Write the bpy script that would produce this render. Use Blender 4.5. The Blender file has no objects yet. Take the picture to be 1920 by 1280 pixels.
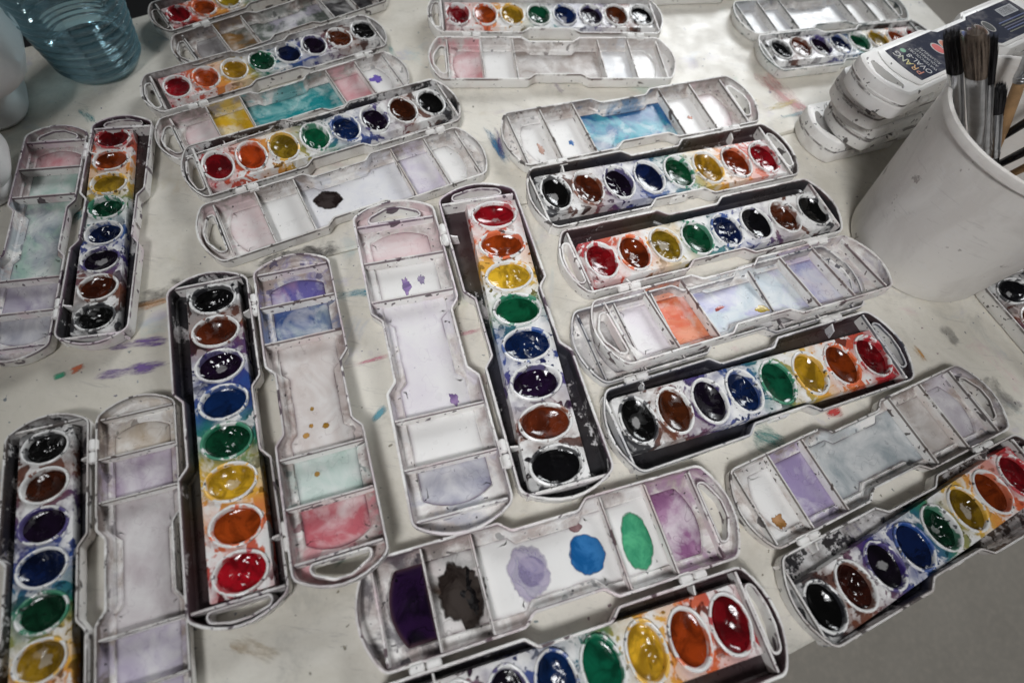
import bpy, bmesh, math, random
from mathutils import Vector, Matrix, noise as mnoise
R = math.radians
sc = bpy.context.scene
col = sc.collection
CM = 0.01

# ------------------------------------------------------------------ camera, world, lights, exposure
cd = bpy.data.cameras.new('camera')
cam = bpy.data.objects.new('camera', cd); col.objects.link(cam)
cd.sensor_width = 36; cd.lens = 1074.6 / 1920 * 36
cd.clip_start = 0.005; cd.clip_end = 30
rgt = Vector((0.98258296, 0.16427228, 0.08686397)); upv = Vector((-0.18582446, 0.8686216, 0.45931011)); fwd = Vector((0, 0.46745174, -0.88401859))
m = Matrix((rgt, upv, -fwd)).transposed().to_4x4(); m.translation = Vector((0, 0, 0.32052))
cam.matrix_world = m
cd.dof.use_dof = True; cd.dof.focus_distance = 0.37; cd.dof.aperture_fstop = 5.0
sc.camera = cam

w = bpy.data.worlds.new('World'); sc.world = w; w.use_nodes = True
bg = w.node_tree.nodes['Background']; bg.inputs[0].default_value = (0.93, 0.96, 1.0, 1); bg.inputs[1].default_value = 0.05

def area(name, loc, target, sx, sy, power, color, spread):
    l = bpy.data.lights.new(name, 'AREA'); l.shape = 'RECTANGLE'; l.size = sx; l.size_y = sy
    l.energy = power; l.color = color; l.spread = R(spread)
    o = bpy.data.objects.new(name, l); col.objects.link(o); o.location = loc
    o.rotation_euler = (Vector(target) - Vector(loc)).to_track_quat('-Z', 'Y').to_euler()
    return o
area('window_light', (0.80, 3.30, 1.70), (0.06, 0.30, 0), 1.6, 1.0, 30, (0.95, 0.98, 1.0), 100)
area('fill_light', (-0.10, -0.75, 1.45), (0.06, 0.27, 0), 0.55, 0.55, 1.25, (0.985, 0.99, 1.0), 25)  # added fill from behind the camera, narrow spread pools brightness in the middle

sc.view_settings.view_transform = 'Standard'; sc.view_settings.look = 'None'
sc.view_settings.exposure = -0.38; sc.view_settings.gamma = 1
sc.cycles.adaptive_threshold = 0.02; sc.cycles.max_bounces = 7; sc.cycles.transparent_max_bounces = 12
sc.cycles.caustics_refractive = True; sc.cycles.use_denoising = True

# ------------------------------------------------------------------ node helper
class NT:
    def __init__(s, name):
        s.m = bpy.data.materials.new(name); s.m.use_nodes = True; s.t = s.m.node_tree
        s.t.nodes.clear()
        s.out = s.t.nodes.new('ShaderNodeOutputMaterial'); s.b = s.t.nodes.new('ShaderNodeBsdfPrincipled')
        s.t.links.new(s.b.outputs[0], s.out.inputs[0])
    def put(s, sock, v):
        if isinstance(v, bpy.types.NodeSocket): s.t.links.new(v, sock)
        elif v is not None:
            if isinstance(v, tuple) and len(v) == 3 and sock.type == 'RGBA': v = (*v, 1)
            sock.default_value = v
    def set(s, **k):
        for n, v in k.items(): s.put(s.b.inputs[n.replace('_', ' ')], v)
    def attr(s, name, kind='OBJECT', vec=False):
        n = s.t.nodes.new('ShaderNodeAttribute'); n.attribute_type = kind; n.attribute_name = name
        return n.outputs['Color'] if vec else n.outputs['Fac']
    def coord(s, scale=100, seeded=True):
        n = s.t.nodes.new('ShaderNodeTexCoord'); v = s.vm('SCALE', n.outputs['Object'], None, scale)
        if seeded:
            sd = s.math('MULTIPLY', s.attr('seed'), 17.3)
            c = s.t.nodes.new('ShaderNodeCombineXYZ'); s.put(c.inputs[0], sd); s.put(c.inputs[1], s.math('MULTIPLY', sd, -0.7)); s.put(c.inputs[2], sd)
            return v, s.vm('ADD', v, c.outputs[0])
        return v, v
    def vm(s, op, a, b=None, scale=None):
        n = s.t.nodes.new('ShaderNodeVectorMath'); n.operation = op; s.put(n.inputs[0], a)
        if b is not None: s.put(n.inputs[1], b)
        if scale is not None: s.put(n.inputs['Scale'], scale)
        return n.outputs[0]
    def sep(s, v):
        n = s.t.nodes.new('ShaderNodeSeparateXYZ'); s.put(n.inputs[0], v); return n.outputs
    def math(s, op, a, b=None, clamp=False):
        n = s.t.nodes.new('ShaderNodeMath'); n.operation = op; n.use_clamp = clamp; s.put(n.inputs[0], a)
        if b is not None: s.put(n.inputs[1], b)
        return n.outputs[0]
    def noise(s, v, scale, detail=4, rough=0.55, dist=0.0, color=False):
        n = s.t.nodes.new('ShaderNodeTexNoise'); s.put(n.inputs['Vector'], v); n.inputs['Scale'].default_value = scale
        n.inputs['Detail'].default_value = detail; n.inputs['Roughness'].default_value = rough; n.inputs['Distortion'].default_value = dist
        return n.outputs['Color' if color else 'Fac']
    def step(s, v, a, b, lo=0.0, hi=1.0):
        n = s.t.nodes.new('ShaderNodeMapRange'); n.interpolation_type = 'SMOOTHSTEP'
        s.put(n.inputs[0], v); s.put(n.inputs[1], a); s.put(n.inputs[2], b); n.inputs[3].default_value = lo; n.inputs[4].default_value = hi
        return n.outputs[0]
    def mix(s, f, a, b, mode='MIX'):
        n = s.t.nodes.new('ShaderNodeMix'); n.data_type = 'RGBA'; n.blend_type = mode
        s.put(n.inputs[0], f); s.put(n.inputs[6], a); s.put(n.inputs[7], b); return n.outputs[2]
    def ramp(s, f, stops):
        n = s.t.nodes.new('ShaderNodeValToRGB'); e = n.color_ramp.elements
        while len(e) < len(stops): e.new(0.5)
        for i, (p, c) in enumerate(stops): e[i].position = p; e[i].color = (*c, 1)
        s.put(n.inputs[0], f); return n.outputs[0]
    def bump(s, h, strength, dist=0.001):
        n = s.t.nodes.new('ShaderNodeBump'); n.inputs['Strength'].default_value = strength; n.inputs['Distance'].default_value = dist
        s.put(n.inputs['Height'], h); s.put(s.b.inputs['Normal'], n.outputs[0])

PIG = dict(red=(0.36, 0.006, 0.016), orange=(0.56, 0.085, 0.010), yellow=(0.62, 0.38, 0.025), green=(0.003, 0.120, 0.052),
           blue=(0.003, 0.018, 0.085), violet=(0.012, 0.004, 0.020), brown=(0.115, 0.024, 0.007), black=(0.004, 0.004, 0.005))
ORDER = ['red', 'orange', 'yellow', 'green', 'blue', 'violet', 'brown', 'black']
STAIN = [(0.40, 0.010, 0.018), (0.62, 0.11, 0.02), (0.70, 0.40, 0.04), (0.006, 0.17, 0.085), (0.008, 0.055, 0.24), (0.035, 0.018, 0.14), (0.16, 0.045, 0.018), (0.018, 0.018, 0.022)]

def mat_plastic():
    n = NT('white_plastic'); raw, p = n.coord()
    dirt = n.attr('dirt'); tint = n.attr('tint', vec=True); z = n.sep(raw)[2]; rz = n.attr('rimz')
    c = (0.84, 0.825, 0.80)
    g = n.math('MULTIPLY', n.step(n.noise(p, 0.40, 7, 0.68, 0.4), 0.46, 0.68), n.math('MULTIPLY', dirt, 0.50), True)
    c = n.mix(g, c, n.mix(0.35, (0.42, 0.33, 0.29), tint))
    warm = n.step(n.noise(n.vm('ADD', p, (7.0, 3.0, 21.0)), 0.28, 5, 0.6), 0.50, 0.68)
    c = n.mix(n.math('MULTIPLY', warm, n.math('MULTIPLY', dirt, 0.40)), c, n.mix(1.0, tint, (3.6, 3.4, 3.4), 'MULTIPLY'))
    th = n.math('SUBTRACT', 0.73, n.math('MULTIPLY', dirt, 0.10))
    blot = n.step(n.noise(p, 1.0, 2, 0.45, 0.3), th, n.math('ADD', th, 0.02))
    c = n.mix(n.math('MULTIPLY', blot, 0.9), c, n.mix(0.30, (0.020, 0.016, 0.022), tint))
    th = n.math('SUBTRACT', 0.755, n.math('MULTIPLY', dirt, 0.085))
    sp = n.step(n.noise(p, 3.4, 1, 0.5), th, n.math('ADD', th, 0.02))
    c = n.mix(n.math('MULTIPLY', sp, 0.9), c, n.mix(0.3, (0.02, 0.018, 0.024), tint))
    th = n.math('SUBTRACT', 0.58, n.math('MULTIPLY', dirt, 0.24))
    band = n.math('MULTIPLY', n.step(z, n.math('SUBTRACT', rz, 0.20), n.math('SUBTRACT', rz, 0.13)), n.step(z, n.math('SUBTRACT', rz, 0.02), n.math('SUBTRACT', rz, 0.004), 1.0, 0.28))
    rim = n.math('MULTIPLY', band, n.step(n.noise(p, 0.35, 6, 0.68), th, n.math('ADD', th, 0.10)))
    c = n.mix(n.math('MULTIPLY', rim, 0.85), c, n.mix(0.55, (0.03, 0.022, 0.028), tint))
    n.set(Base_Color=c, Roughness=n.step(n.noise(p, 2.0, 3), 0.3, 0.7, 0.34, 0.50), Specular_IOR_Level=0.36)
    n.bump(n.noise(p, 9, 2), 0.10, 0.0004)
    return n.m

def xramp(n, raw, p, half=8.4, wob=2.2):
    x = n.sep(raw)[0]
    f = n.math('ADD', x, n.math('MULTIPLY', n.math('SUBTRACT', n.noise(p, 0.7, 3), 0.5), wob * 1.6))
    f = n.math('DIVIDE', n.math('ADD', f, half), 2 * half, True)
    return n.ramp(f, [(i / 7.0, STAIN[i]) for i in range(8)])

def mat_inner():
    n = NT('stained_tray_plastic'); raw, p = n.coord()
    ink = n.attr('ink'); dirt = n.attr('dirt'); tint = n.attr('tint', vec=True)
    c = (0.70, 0.69, 0.685)
    g = n.math('MULTIPLY', n.step(n.noise(p, 0.5, 6, 0.65), 0.32, 0.66), n.math('ADD', dirt, 0.15), True)
    c = n.mix(g, c, n.mix(0.25, (0.20, 0.18, 0.175), tint))
    rc = xramp(n, raw, p)
    f2 = n.math('MULTIPLY', n.step(n.noise(p, 0.9, 5, 0.6), 0.60, 0.68), n.math('MULTIPLY', ink, 0.8), True)
    c = n.mix(f2, c, rc)
    t = n.math('SUBTRACT', 0.80, n.math('MULTIPLY', ink, 0.60))
    k = n.step(n.math('ADD', n.math('MULTIPLY', n.noise(p, 0.36, 6, 0.70), 0.8), n.math('MULTIPLY', n.noise(p, 3.5, 4, 0.7), 0.2)), n.math('SUBTRACT', t, 0.01), n.math('ADD', t, 0.025))
    c = n.mix(n.math('MULTIPLY', k, 0.97), c, n.mix(0.04, (0.010, 0.0095, 0.012), rc))
    sp = n.step(n.noise(p, 4.0, 2, 0.5), 0.69, 0.72)
    c = n.mix(n.math('MULTIPLY', sp, 0.8), c, (0.03, 0.025, 0.03))
    zz = n.sep(raw)[2]; rz = n.attr('rimz'); th2 = n.math('SUBTRACT', 0.60, n.math('MULTIPLY', dirt, 0.26))
    f = n.math('MULTIPLY', n.step(zz, n.math('SUBTRACT', rz, 0.34), n.math('SUBTRACT', rz, 0.10)), n.step(n.noise(p, 0.5, 6, 0.7), th2, n.math('ADD', th2, 0.10)))
    c = n.mix(n.math('MULTIPLY', f, 0.55), c, n.mix(0.55, (0.05, 0.036, 0.034), tint))
    n.set(Base_Color=c, Roughness=n.step(n.noise(p, 1.3, 4), 0.3, 0.7, 0.22, 0.5))
    n.bump(n.noise(p, 6, 4), 0.15, 0.0005)
    return n.m

def mat_lid_inner():
    n = NT('stained_lid_plastic'); raw, p = n.coord(); dirt = n.attr('dirt'); tint = n.attr('tint', vec=True)
    xyz = n.sep(raw); xw = n.math('ADD', xyz[0], n.math('MULTIPLY', n.math('SUBTRACT', n.noise(p, 1.2, 3), 0.5), 0.6))
    wc = n.attr('w0', vec=True)
    for i, xd in enumerate((-5.88, -3.22, 3.98, 6.58)): wc = n.mix(n.step(xw, xd - 0.1, xd + 0.1), wc, n.attr('w%d' % (i + 1), vec=True))
    c = (0.82, 0.80, 0.775)
    g = n.math('MULTIPLY', n.step(n.noise(p, 0.42, 8, 0.7, 0.5), 0.40, 0.62), n.math('MULTIPLY', dirt, 1.15), True)
    c = n.mix(n.math('MULTIPLY', g, 0.92), c, n.mix(0.25, (0.38, 0.29, 0.25), tint))
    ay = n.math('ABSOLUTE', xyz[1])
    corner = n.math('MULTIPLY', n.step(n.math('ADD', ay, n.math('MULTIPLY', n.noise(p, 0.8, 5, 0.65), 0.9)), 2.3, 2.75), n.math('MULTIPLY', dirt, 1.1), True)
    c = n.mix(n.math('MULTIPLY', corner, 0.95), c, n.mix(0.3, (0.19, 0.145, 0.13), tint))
    f = n.step(n.noise(n.vm('ADD', p, (3.0, 50.0, 4.0)), 0.55, 6, 0.66, 0.6), 0.44, 0.60)
    c = n.mix(n.math('MULTIPLY', f, 0.75), c, wc)
    th = n.math('SUBTRACT', 0.70, n.math('MULTIPLY', dirt, 0.10))
    f = n.step(n.noise(p, 1.1, 2, 0.45, 0.3), n.math('ADD', th, 0.03), n.math('ADD', th, 0.05)); c = n.mix(n.math('MULTIPLY', f, 0.8), c, n.mix(0.4, (0.03, 0.025, 0.03), wc))
    f = n.step(n.noise(p, 3.6, 1, 0.5), 0.715, 0.73); c = n.mix(n.math('MULTIPLY', f, 0.85), c, (0.03, 0.025, 0.03))
    zz = n.sep(raw)[2]; rz = n.attr('rimz'); th2 = n.math('SUBTRACT', 0.60, n.math('MULTIPLY', dirt, 0.26))
    f = n.math('MULTIPLY', n.step(zz, n.math('SUBTRACT', rz, 0.34), n.math('SUBTRACT', rz, 0.10)), n.step(n.noise(p, 0.5, 6, 0.7), th2, n.math('ADD', th2, 0.10)))
    c = n.mix(n.math('MULTIPLY', f, 0.55), c, n.mix(0.55, (0.05, 0.036, 0.034), tint))
    n.set(Base_Color=c, Roughness=0.38, Specular_IOR_Level=0.35)
    n.bump(n.noise(p, 6, 4), 0.12, 0.0004)
    return n.m

def mat_insert():
    n = NT('splattered_insert_plastic'); raw, p = n.coord(); dirt = n.attr('dirt')
    rc = xramp(n, raw, p, 8.4, 2.6)
    c = (0.80, 0.79, 0.775)
    f = n.math('MULTIPLY', n.step(n.noise(p, 0.5, 5, 0.6, 0.3), 0.36, 0.62), n.math('ADD', n.math('MULTIPLY', dirt, 0.75), 0.18), True)
    c = n.mix(f, c, n.mix(0.14, rc, (0.75, 0.74, 0.72)))
    th = n.math('SUBTRACT', 0.62, n.math('MULTIPLY', dirt, 0.16))
    f = n.step(n.noise(p, 0.85, 4, 0.6, 0.5), th, n.math('ADD', th, 0.06))
    c = n.mix(n.math('MULTIPLY', f, 0.94), c, rc)
    big = n.step(n.noise(n.vm('ADD', p, (19.0, 2.0, 8.0)), 0.25, 2, 0.5), 0.36, 0.60, 0.05, 1.0)
    f = n.step(n.noise(n.vm('ADD', p, (31.0, 5.0, 2.0)), 2.6, 1.5, 0.5), 0.63, 0.65)
    c = n.mix(n.math('MULTIPLY', f, big), c, n.mix(0.6, rc, (0.01, 0.01, 0.012)))
    f = n.step(n.noise(n.vm('ADD', p, (11.0, 45.0, 2.0)), 0.8, 2, 0.5, 0.2), 0.62, 0.64)
    c = n.mix(n.math('MULTIPLY', f, big), c, n.mix(0.25, (0.012, 0.011, 0.014), rc))
    n.set(Base_Color=c, Roughness=n.step(n.noise(p, 1.3, 4), 0.3, 0.7, 0.2, 0.42), Specular_IOR_Level=0.36)
    n.bump(n.noise(p, 5, 3), 0.18, 0.0005)
    return n.m

def mat_ring():
    n = NT('stained_pan_ring'); raw, p = n.coord(); tint = n.attr('tint', vec=True); dirt = n.attr('dirt')
    c = (0.78, 0.775, 0.76)
    f = n.step(n.noise(p, 1.1, 5, 0.6, 0.4), n.math('SUBTRACT', 0.66, n.math('MULTIPLY', dirt, 0.19)), n.math('SUBTRACT', 0.685, n.math('MULTIPLY', dirt, 0.19)))
    c = n.mix(n.math('MULTIPLY', f, 0.92), c, n.mix(n.noise(p, 0.8, 3), tint, n.mix(1.0, tint, (1.6, 1.6, 1.6), 'MULTIPLY')))
    ln = n.t.nodes.new('ShaderNodeVectorMath'); ln.operation = 'LENGTH'; n.put(ln.inputs[0], n.vm('MULTIPLY', raw, (1 / 0.98, 1 / 1.32, 0.0)))
    e = n.math('ADD', ln.outputs['Value'], n.math('MULTIPLY', n.math('SUBTRACT', n.noise(p, 0.9, 4, 0.6), 0.5), 0.55))
    c = n.mix(n.math('MULTIPLY', n.step(e, 0.90, 0.96, 1.0, 0.0), 0.9), c, tint)
    c = n.mix(n.math('MULTIPLY', n.step(e, 1.09, 1.13), 0.55), c, n.mix(0.4, (0.10, 0.085, 0.085), tint))
    f = n.step(n.noise(p, 3.4, 1.5, 0.5), 0.66, 0.68)
    c = n.mix(n.math('MULTIPLY', f, 0.85), c, (0.02, 0.018, 0.022))
    n.set(Base_Color=c, Roughness=0.28)
    n.bump(n.noise(p, 7, 3), 0.12, 0.0004)
    return n.m

def mat_paint():
    n = NT('wet_watercolor_paint'); raw, p = n.coord(); tint = n.attr('tint', vec=True); wet = n.attr('wet')
    a = n.noise(p, 0.8, 5, 0.6, 0.8)
    c = n.mix(n.step(a, 0.38, 0.62), n.mix(1.0, tint, (0.50, 0.46, 0.44), 'MULTIPLY'), n.mix(1.0, tint, (1.18, 1.12, 1.08), 'MULTIPLY'))
    f = n.step(n.noise(p, 1.6, 3, 0.5, 0.5), 0.66, 0.70)
    c = n.mix(n.math('MULTIPLY', f, 0.55), c, n.mix(1.0, tint, (0.22, 0.22, 0.25), 'MULTIPLY'))
    wn = n.attr('worn'); rr_ = n.vm('MULTIPLY', raw, (1.2, 0.86, 0.0)); ln = n.t.nodes.new('ShaderNodeVectorMath'); ln.operation = 'LENGTH'; n.put(ln.inputs[0], rr_)
    fw = n.step(n.math('ADD', ln.outputs['Value'], n.math('MULTIPLY', n.noise(p, 1.3, 4, 0.6), 0.9)), n.math('SUBTRACT', n.math('MULTIPLY', wn, 0.95), 0.08), n.math('MULTIPLY', wn, 0.95), 1.0, 0.0)
    c = n.mix(n.math('MULTIPLY', fw, n.step(wn, 0.05, 0.1)), c, n.mix(0.62, (0.62, 0.61, 0.60), tint))
    r = n.math('SUBTRACT', n.step(n.noise(p, 2.2, 3), 0.35, 0.7, 0.12, 0.24), n.math('MULTIPLY', wet, 0.10), True)
    dry = n.step(n.noise(n.vm('ADD', p, (4.0, 60.0, 2.0)), 1.1, 5, 0.65, 0.6), 0.52, 0.60)
    r = n.math('ADD', r, n.math('MULTIPLY', n.math('MULTIPLY', dry, 0.38), n.math('SUBTRACT', 1.15, wet)), True)
    n.set(Base_Color=c, Roughness=r, Specular_IOR_Level=0.5, Coat_Weight=0.0, Coat_Roughness=0.04)
    n.bump(n.math('ADD', n.noise(p, 1.3, 4, 0.55, 1.2), n.math('MULTIPLY', n.noise(p, 4.5, 2, 0.5), 0.12)), 0.30, 0.0010)
    return n.m

def mat_well():
    n = NT('washed_mixing_well'); raw, p = n.coord()
    t1 = n.attr('tint', vec=True); t2 = n.attr('tint2', vec=True); ws = n.attr('wash'); wet = n.attr('wet'); edge = n.attr('edge', 'GEOMETRY')
    a = n.noise(p, 0.45, 5, 0.6, 0.6); b = n.noise(n.vm('ADD', p, (9.0, 3.0, 0.0)), 0.38, 4, 0.55, 1.0)
    tt = n.mix(n.step(b, 0.42, 0.60), t1, t2)
    f = n.math('MULTIPLY', ws, n.math('ADD', n.step(a, 0.25, 0.72), 0.30), True)
    c = n.mix(f, (0.82, 0.81, 0.795), tt)
    ef = n.math('MULTIPLY', n.math('POWER', edge, 2.2), n.math('ADD', n.math('MULTIPLY', n.step(n.noise(p, 0.7, 4), 0.32, 0.58), 0.85), n.math('MULTIPLY', ws, 0.45)), True)
    c = n.mix(ef, c, n.mix(0.45, n.mix(1.0, t1, (0.42, 0.36, 0.40), 'MULTIPLY'), n.mix(0.5, (0.10, 0.075, 0.08), n.attr('tint0', vec=True))))
    rg = n.noise(p, 1.0, 2, 0.4, 0.2)
    line = n.math('SUBTRACT', 1.0, n.step(n.math('ABSOLUTE', n.math('SUBTRACT', rg, 0.60)), 0.0, 0.012), True)
    c = n.mix(n.math('MULTIPLY', line, n.math('ADD', n.math('MULTIPLY', ws, 0.4), 0.06), True), c, n.mix(1.0, t1, (0.6, 0.55, 0.6), 'MULTIPLY'))
    sp = n.step(n.noise(p, 3.6, 2, 0.5), 0.735, 0.75)
    c = n.mix(n.math('MULTIPLY', sp, 0.75), c, n.mix(0.5, t1, (0.03, 0.03, 0.04)))
    r = n.math('SUBTRACT', n.step(n.noise(p, 1.2, 3), 0.3, 0.7, 0.26, 0.44), n.math('MULTIPLY', wet, 0.22), True)
    n.set(Base_Color=c, Roughness=r)
    n.bump(n.noise(p, 4, 3), 0.08, 0.0004)
    return n.m

def mat_puddle():
    n = NT('dried_paint_puddle'); raw, p = n.coord(); t1 = n.attr('tint', vec=True); edge = n.attr('edge', 'GEOMETRY'); op = n.attr('opacity')
    a = n.noise(p, 0.8, 5, 0.6, 0.8)
    c = n.mix(n.step(a, 0.38, 0.62), n.mix(1.0, t1, (0.55, 0.58, 0.66), 'MULTIPLY'), n.mix(n.math('MULTIPLY', n.math('SUBTRACT', 1.06, op), 0.5), t1, (0.75, 0.75, 0.75)))
    c = n.mix(n.math('MULTIPLY', n.math('POWER', edge, 3.0), 0.6), c, n.mix(1.0, t1, (0.55, 0.5, 0.55), 'MULTIPLY'))
    al = n.math('MULTIPLY', n.math('MULTIPLY', op, n.math('ADD', n.step(a, 0.2, 0.6), 0.62), True), n.step(n.math('ADD', edge, n.math('MULTIPLY', n.noise(p, 2.0, 4), 0.5)), 0.95, 1.35, 1.0, 0.25), True)
    n.set(Base_Color=c, Roughness=0.16, Alpha=al)
    return n.m

def mat_smear(nm='smeared_paint', n_sy=1.3):
    n = NT(nm); raw, p = n.coord(); t1 = n.attr('tint', vec=True); op = n.attr('opacity'); edge = n.attr('edge', 'GEOMETRY')
    st = n.vm('MULTIPLY', p, (0.35, n_sy, 1.0))
    a = n.noise(st, 2.0, 7, 0.75, 0.4)
    al = n.math('MULTIPLY', op, n.step(n.math('SUBTRACT', a, n.math('MULTIPLY', edge, 0.30)), 0.30, 0.62), True)
    n.set(Base_Color=t1, Roughness=0.5, Alpha=al)
    return n.m

def mat_table():
    n = NT('painted_laminate'); raw, p = n.coord(100, False)
    c = (0.72, 0.69, 0.62)
    c = n.mix(n.step(n.noise(p, 0.07, 7, 0.7, 0.6), 0.42, 0.62), c, (0.60, 0.565, 0.49))
    c = n.mix(n.math('MULTIPLY', n.step(n.noise(p, 0.30, 6, 0.72, 0.5), 0.50, 0.72), 0.55), c, (0.40, 0.385, 0.345))
    sc_ = n.noise(n.vm('MULTIPLY', p, (0.5, 3.5, 1)), 0.9, 6, 0.75, 0.6)
    c = n.mix(n.math('MULTIPLY', n.step(n.noise(p, 3.0, 6, 0.8), 0.50, 0.70), 0.22), c, (0.42, 0.40, 0.36))
    c = n.mix(n.math('MULTIPLY', n.step(sc_, 0.58, 0.66), 0.36), c, (0.33, 0.31, 0.29))
    hue = n.ramp(n.noise(n.vm('ADD', p, (40.0, 12.0, 0.0)), 0.10, 1, 0.4), [(0.34, (0.55, 0.22, 0.30)), (0.42, (0.25, 0.50, 0.55)), (0.50, (0.30, 0.26, 0.50)), (0.58, (0.55, 0.42, 0.20)), (0.66, (0.20, 0.42, 0.36))])
    f = n.step(n.noise(n.vm('ADD', p, (3.0, 77.0, 0.0)), 0.22, 5, 0.65, 0.8), 0.56, 0.72)
    c = n.mix(n.math('MULTIPLY', f, 0.42), c, hue)
    f = n.step(n.noise(p, 2.2, 2, 0.5), 0.71, 0.725)
    c = n.mix(n.math('MULTIPLY', f, 0.8), c, n.mix(0.75, hue, (0.02, 0.02, 0.025)))
    f = n.step(n.noise(n.vm('ADD', p, (13.0, 7.0, 0.0)), 0.85, 4, 0.6), 0.70, 0.72)
    c = n.mix(n.math('MULTIPLY', f, 0.7), c, n.mix(0.6, hue, (0.04, 0.03, 0.06)))
    n.set(Base_Color=c, Roughness=n.step(n.noise(p, 0.5, 5), 0.3, 0.7, 0.34, 0.52), Specular_IOR_Level=0.4)
    n.bump(n.noise(p, 6, 4, 0.6), 0.06, 0.0004)
    return n.m

def mat_floor():
    n = NT('grey_vinyl_floor'); raw, p = n.coord(100, False)
    c = n.mix(n.noise(p, 0.10, 6, 0.7), (0.42, 0.38, 0.325), (0.60, 0.55, 0.48))
    c = n.mix(n.math('MULTIPLY', n.step(n.noise(p, 1.2, 5, 0.8), 0.45, 0.65), 0.45), c, (0.70, 0.62, 0.53))
    n.set(Base_Color=c, Roughness=0.55)
    n.bump(n.noise(p, 1.6, 5, 0.7), 0.2, 0.002)
    return n.m

def simple(name, color, rough=0.4, metal=0.0, grime=0.0, scale=1.5, bump=0.0):
    n = NT(name); raw, p = n.coord()
    c = n.mix(n.math('MULTIPLY', n.step(n.noise(p, scale, 5, 0.65), 0.4, 0.72), grime), color, tuple(x * 0.35 for x in color))
    n.set(Base_Color=c, Roughness=rough, Metallic=metal)
    if bump: n.bump(n.noise(p, scale * 4, 4), bump, 0.0006)
    return n.m

def mat_bucket():
    n = NT('scuffed_bucket_plastic'); raw, p = n.coord(100, False)
    st = n.vm('MULTIPLY', p, (1.0, 1.0, 0.45))
    c = n.mix(n.math('MULTIPLY', n.step(n.noise(st, 0.35, 5, 0.65, 0.6), 0.40, 0.65), 0.45), (0.82, 0.79, 0.75), (0.62, 0.58, 0.54))
    c = n.mix(n.math('MULTIPLY', n.step(n.noise(n.vm('MULTIPLY', p, (0.5, 2.0, 2.6)), 0.9, 5, 0.7, 1.2), 0.55, 0.68), 0.40), c, (0.82, 0.81, 0.80))
    sc_ = n.noise(n.vm('MULTIPLY', p, (0.5, 0.5, 3.0)), 0.9, 7, 0.75, 1.0)
    c = n.mix(n.math('MULTIPLY', n.step(sc_, 0.58, 0.66), 0.28), c, (0.48, 0.445, 0.42))
    c = n.mix(n.math('MULTIPLY', n.step(n.noise(n.vm('ADD', p, (5.0, 9.0, 0.0)), 0.6, 4, 0.65), 0.655, 0.69), 0.65), c, (0.24, 0.19, 0.17))
    n.set(Base_Color=c, Roughness=0.42, Subsurface_Weight=0.0)
    n.bump(n.noise(p, 1.4, 4), 0.10, 0.001)
    return n.m

def mat_clear(name, color, rough=0.03, ior=1.33, alpha=None):
    n = NT(name); n.set(Base_Color=color, Roughness=rough, IOR=ior, Transmission_Weight=1.0)
    return n.m

def mat_thin(name, tint, rough=0.05, base=0.04):
    n = NT(name); t = n.t
    tr = t.nodes.new('ShaderNodeBsdfTransparent'); tr.inputs[0].default_value = (*tint, 1)
    gl = t.nodes.new('ShaderNodeBsdfGlossy'); gl.inputs['Roughness'].default_value = rough
    lw = t.nodes.new('ShaderNodeLayerWeight'); lw.inputs[0].default_value = 0.35
    df = t.nodes.new('ShaderNodeBsdfDiffuse'); df.inputs[0].default_value = (0.40, 0.82, 0.97, 1)
    m1 = t.nodes.new('ShaderNodeMixShader'); t.links.new(n.step(lw.outputs['Facing'], 0.2, 1.0, base, 0.32), m1.inputs[0]); t.links.new(tr.outputs[0], m1.inputs[1]); t.links.new(df.outputs[0], m1.inputs[2])
    m2 = t.nodes.new('ShaderNodeMixShader'); t.links.new(lw.outputs['Fresnel'], m2.inputs[0]); t.links.new(m1.outputs[0], m2.inputs[1]); t.links.new(gl.outputs[0], m2.inputs[2])
    t.links.new(m2.outputs[0], n.out.inputs[0]); t.nodes.remove(n.b); n.b = None
    return n.m

def mat_label():
    n = NT('printed_label'); raw, p = n.coord()
    c = n.mix(n.step(n.noise(p, 0.55, 6, 0.65, 0.5), 0.45, 0.68), (0.016, 0.020, 0.042), (0.13, 0.125, 0.14))
    n.set(Base_Color=c, Roughness=0.65, Specular_IOR_Level=0.08)
    return n.m
def mat_tint(name, rough=0.4):
    n = NT(name); n.set(Base_Color=n.attr('tint', vec=True), Roughness=rough); return n.m

M = dict(plastic=mat_plastic(), inner=mat_inner(), lidinner=mat_lid_inner(), insert=mat_insert(), ring=mat_ring(), paint=mat_paint(), well=mat_well(), puddle=mat_puddle(),
         smear=mat_smear(), smudge=mat_smear('smudged_paint', 0.4), table=mat_table(), floor=mat_floor(), bucket=mat_bucket(), label=mat_label(), print=mat_tint('printed_ink'),
         jug=simple('white_jug_plastic', (0.72, 0.72, 0.71), 0.35, 0, 0.12, 0.4, 0.05),
         steel=simple('brushed_ferrule_metal', (0.55, 0.56, 0.58), 0.28, 1.0, 0.35, 1.2, 0.05),
         blackwood=simple('black_lacquered_wood', (0.012, 0.011, 0.012), 0.25, 0, 0.1, 1.0),
         wood=simple('bare_wood', (0.42, 0.25, 0.12), 0.5, 0, 0.5, 0.8, 0.1),
         bristle=simple('brown_bristle', (0.17, 0.13, 0.10), 0.6, 0, 0.6, 6.0),
         darkbristle=simple('black_bristle', (0.012, 0.011, 0.012), 0.5, 0, 0.4, 6.0),
         tablelegs=simple('dark_table_leg', (0.05, 0.05, 0.05), 0.5), mat=simple('added_mat_black', (0.012, 0.012, 0.013), 0.8),
         bottle=mat_thin('clear_blue_bottle_plastic', (0.90, 0.98, 1.0), 0.04, 0.17), water=mat_clear('still_water', (0.80, 0.95, 1.0), 0.0, 1.33),
         tape=simple('frosted_tape', (0.55, 0.66, 0.72), 0.4))

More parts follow.
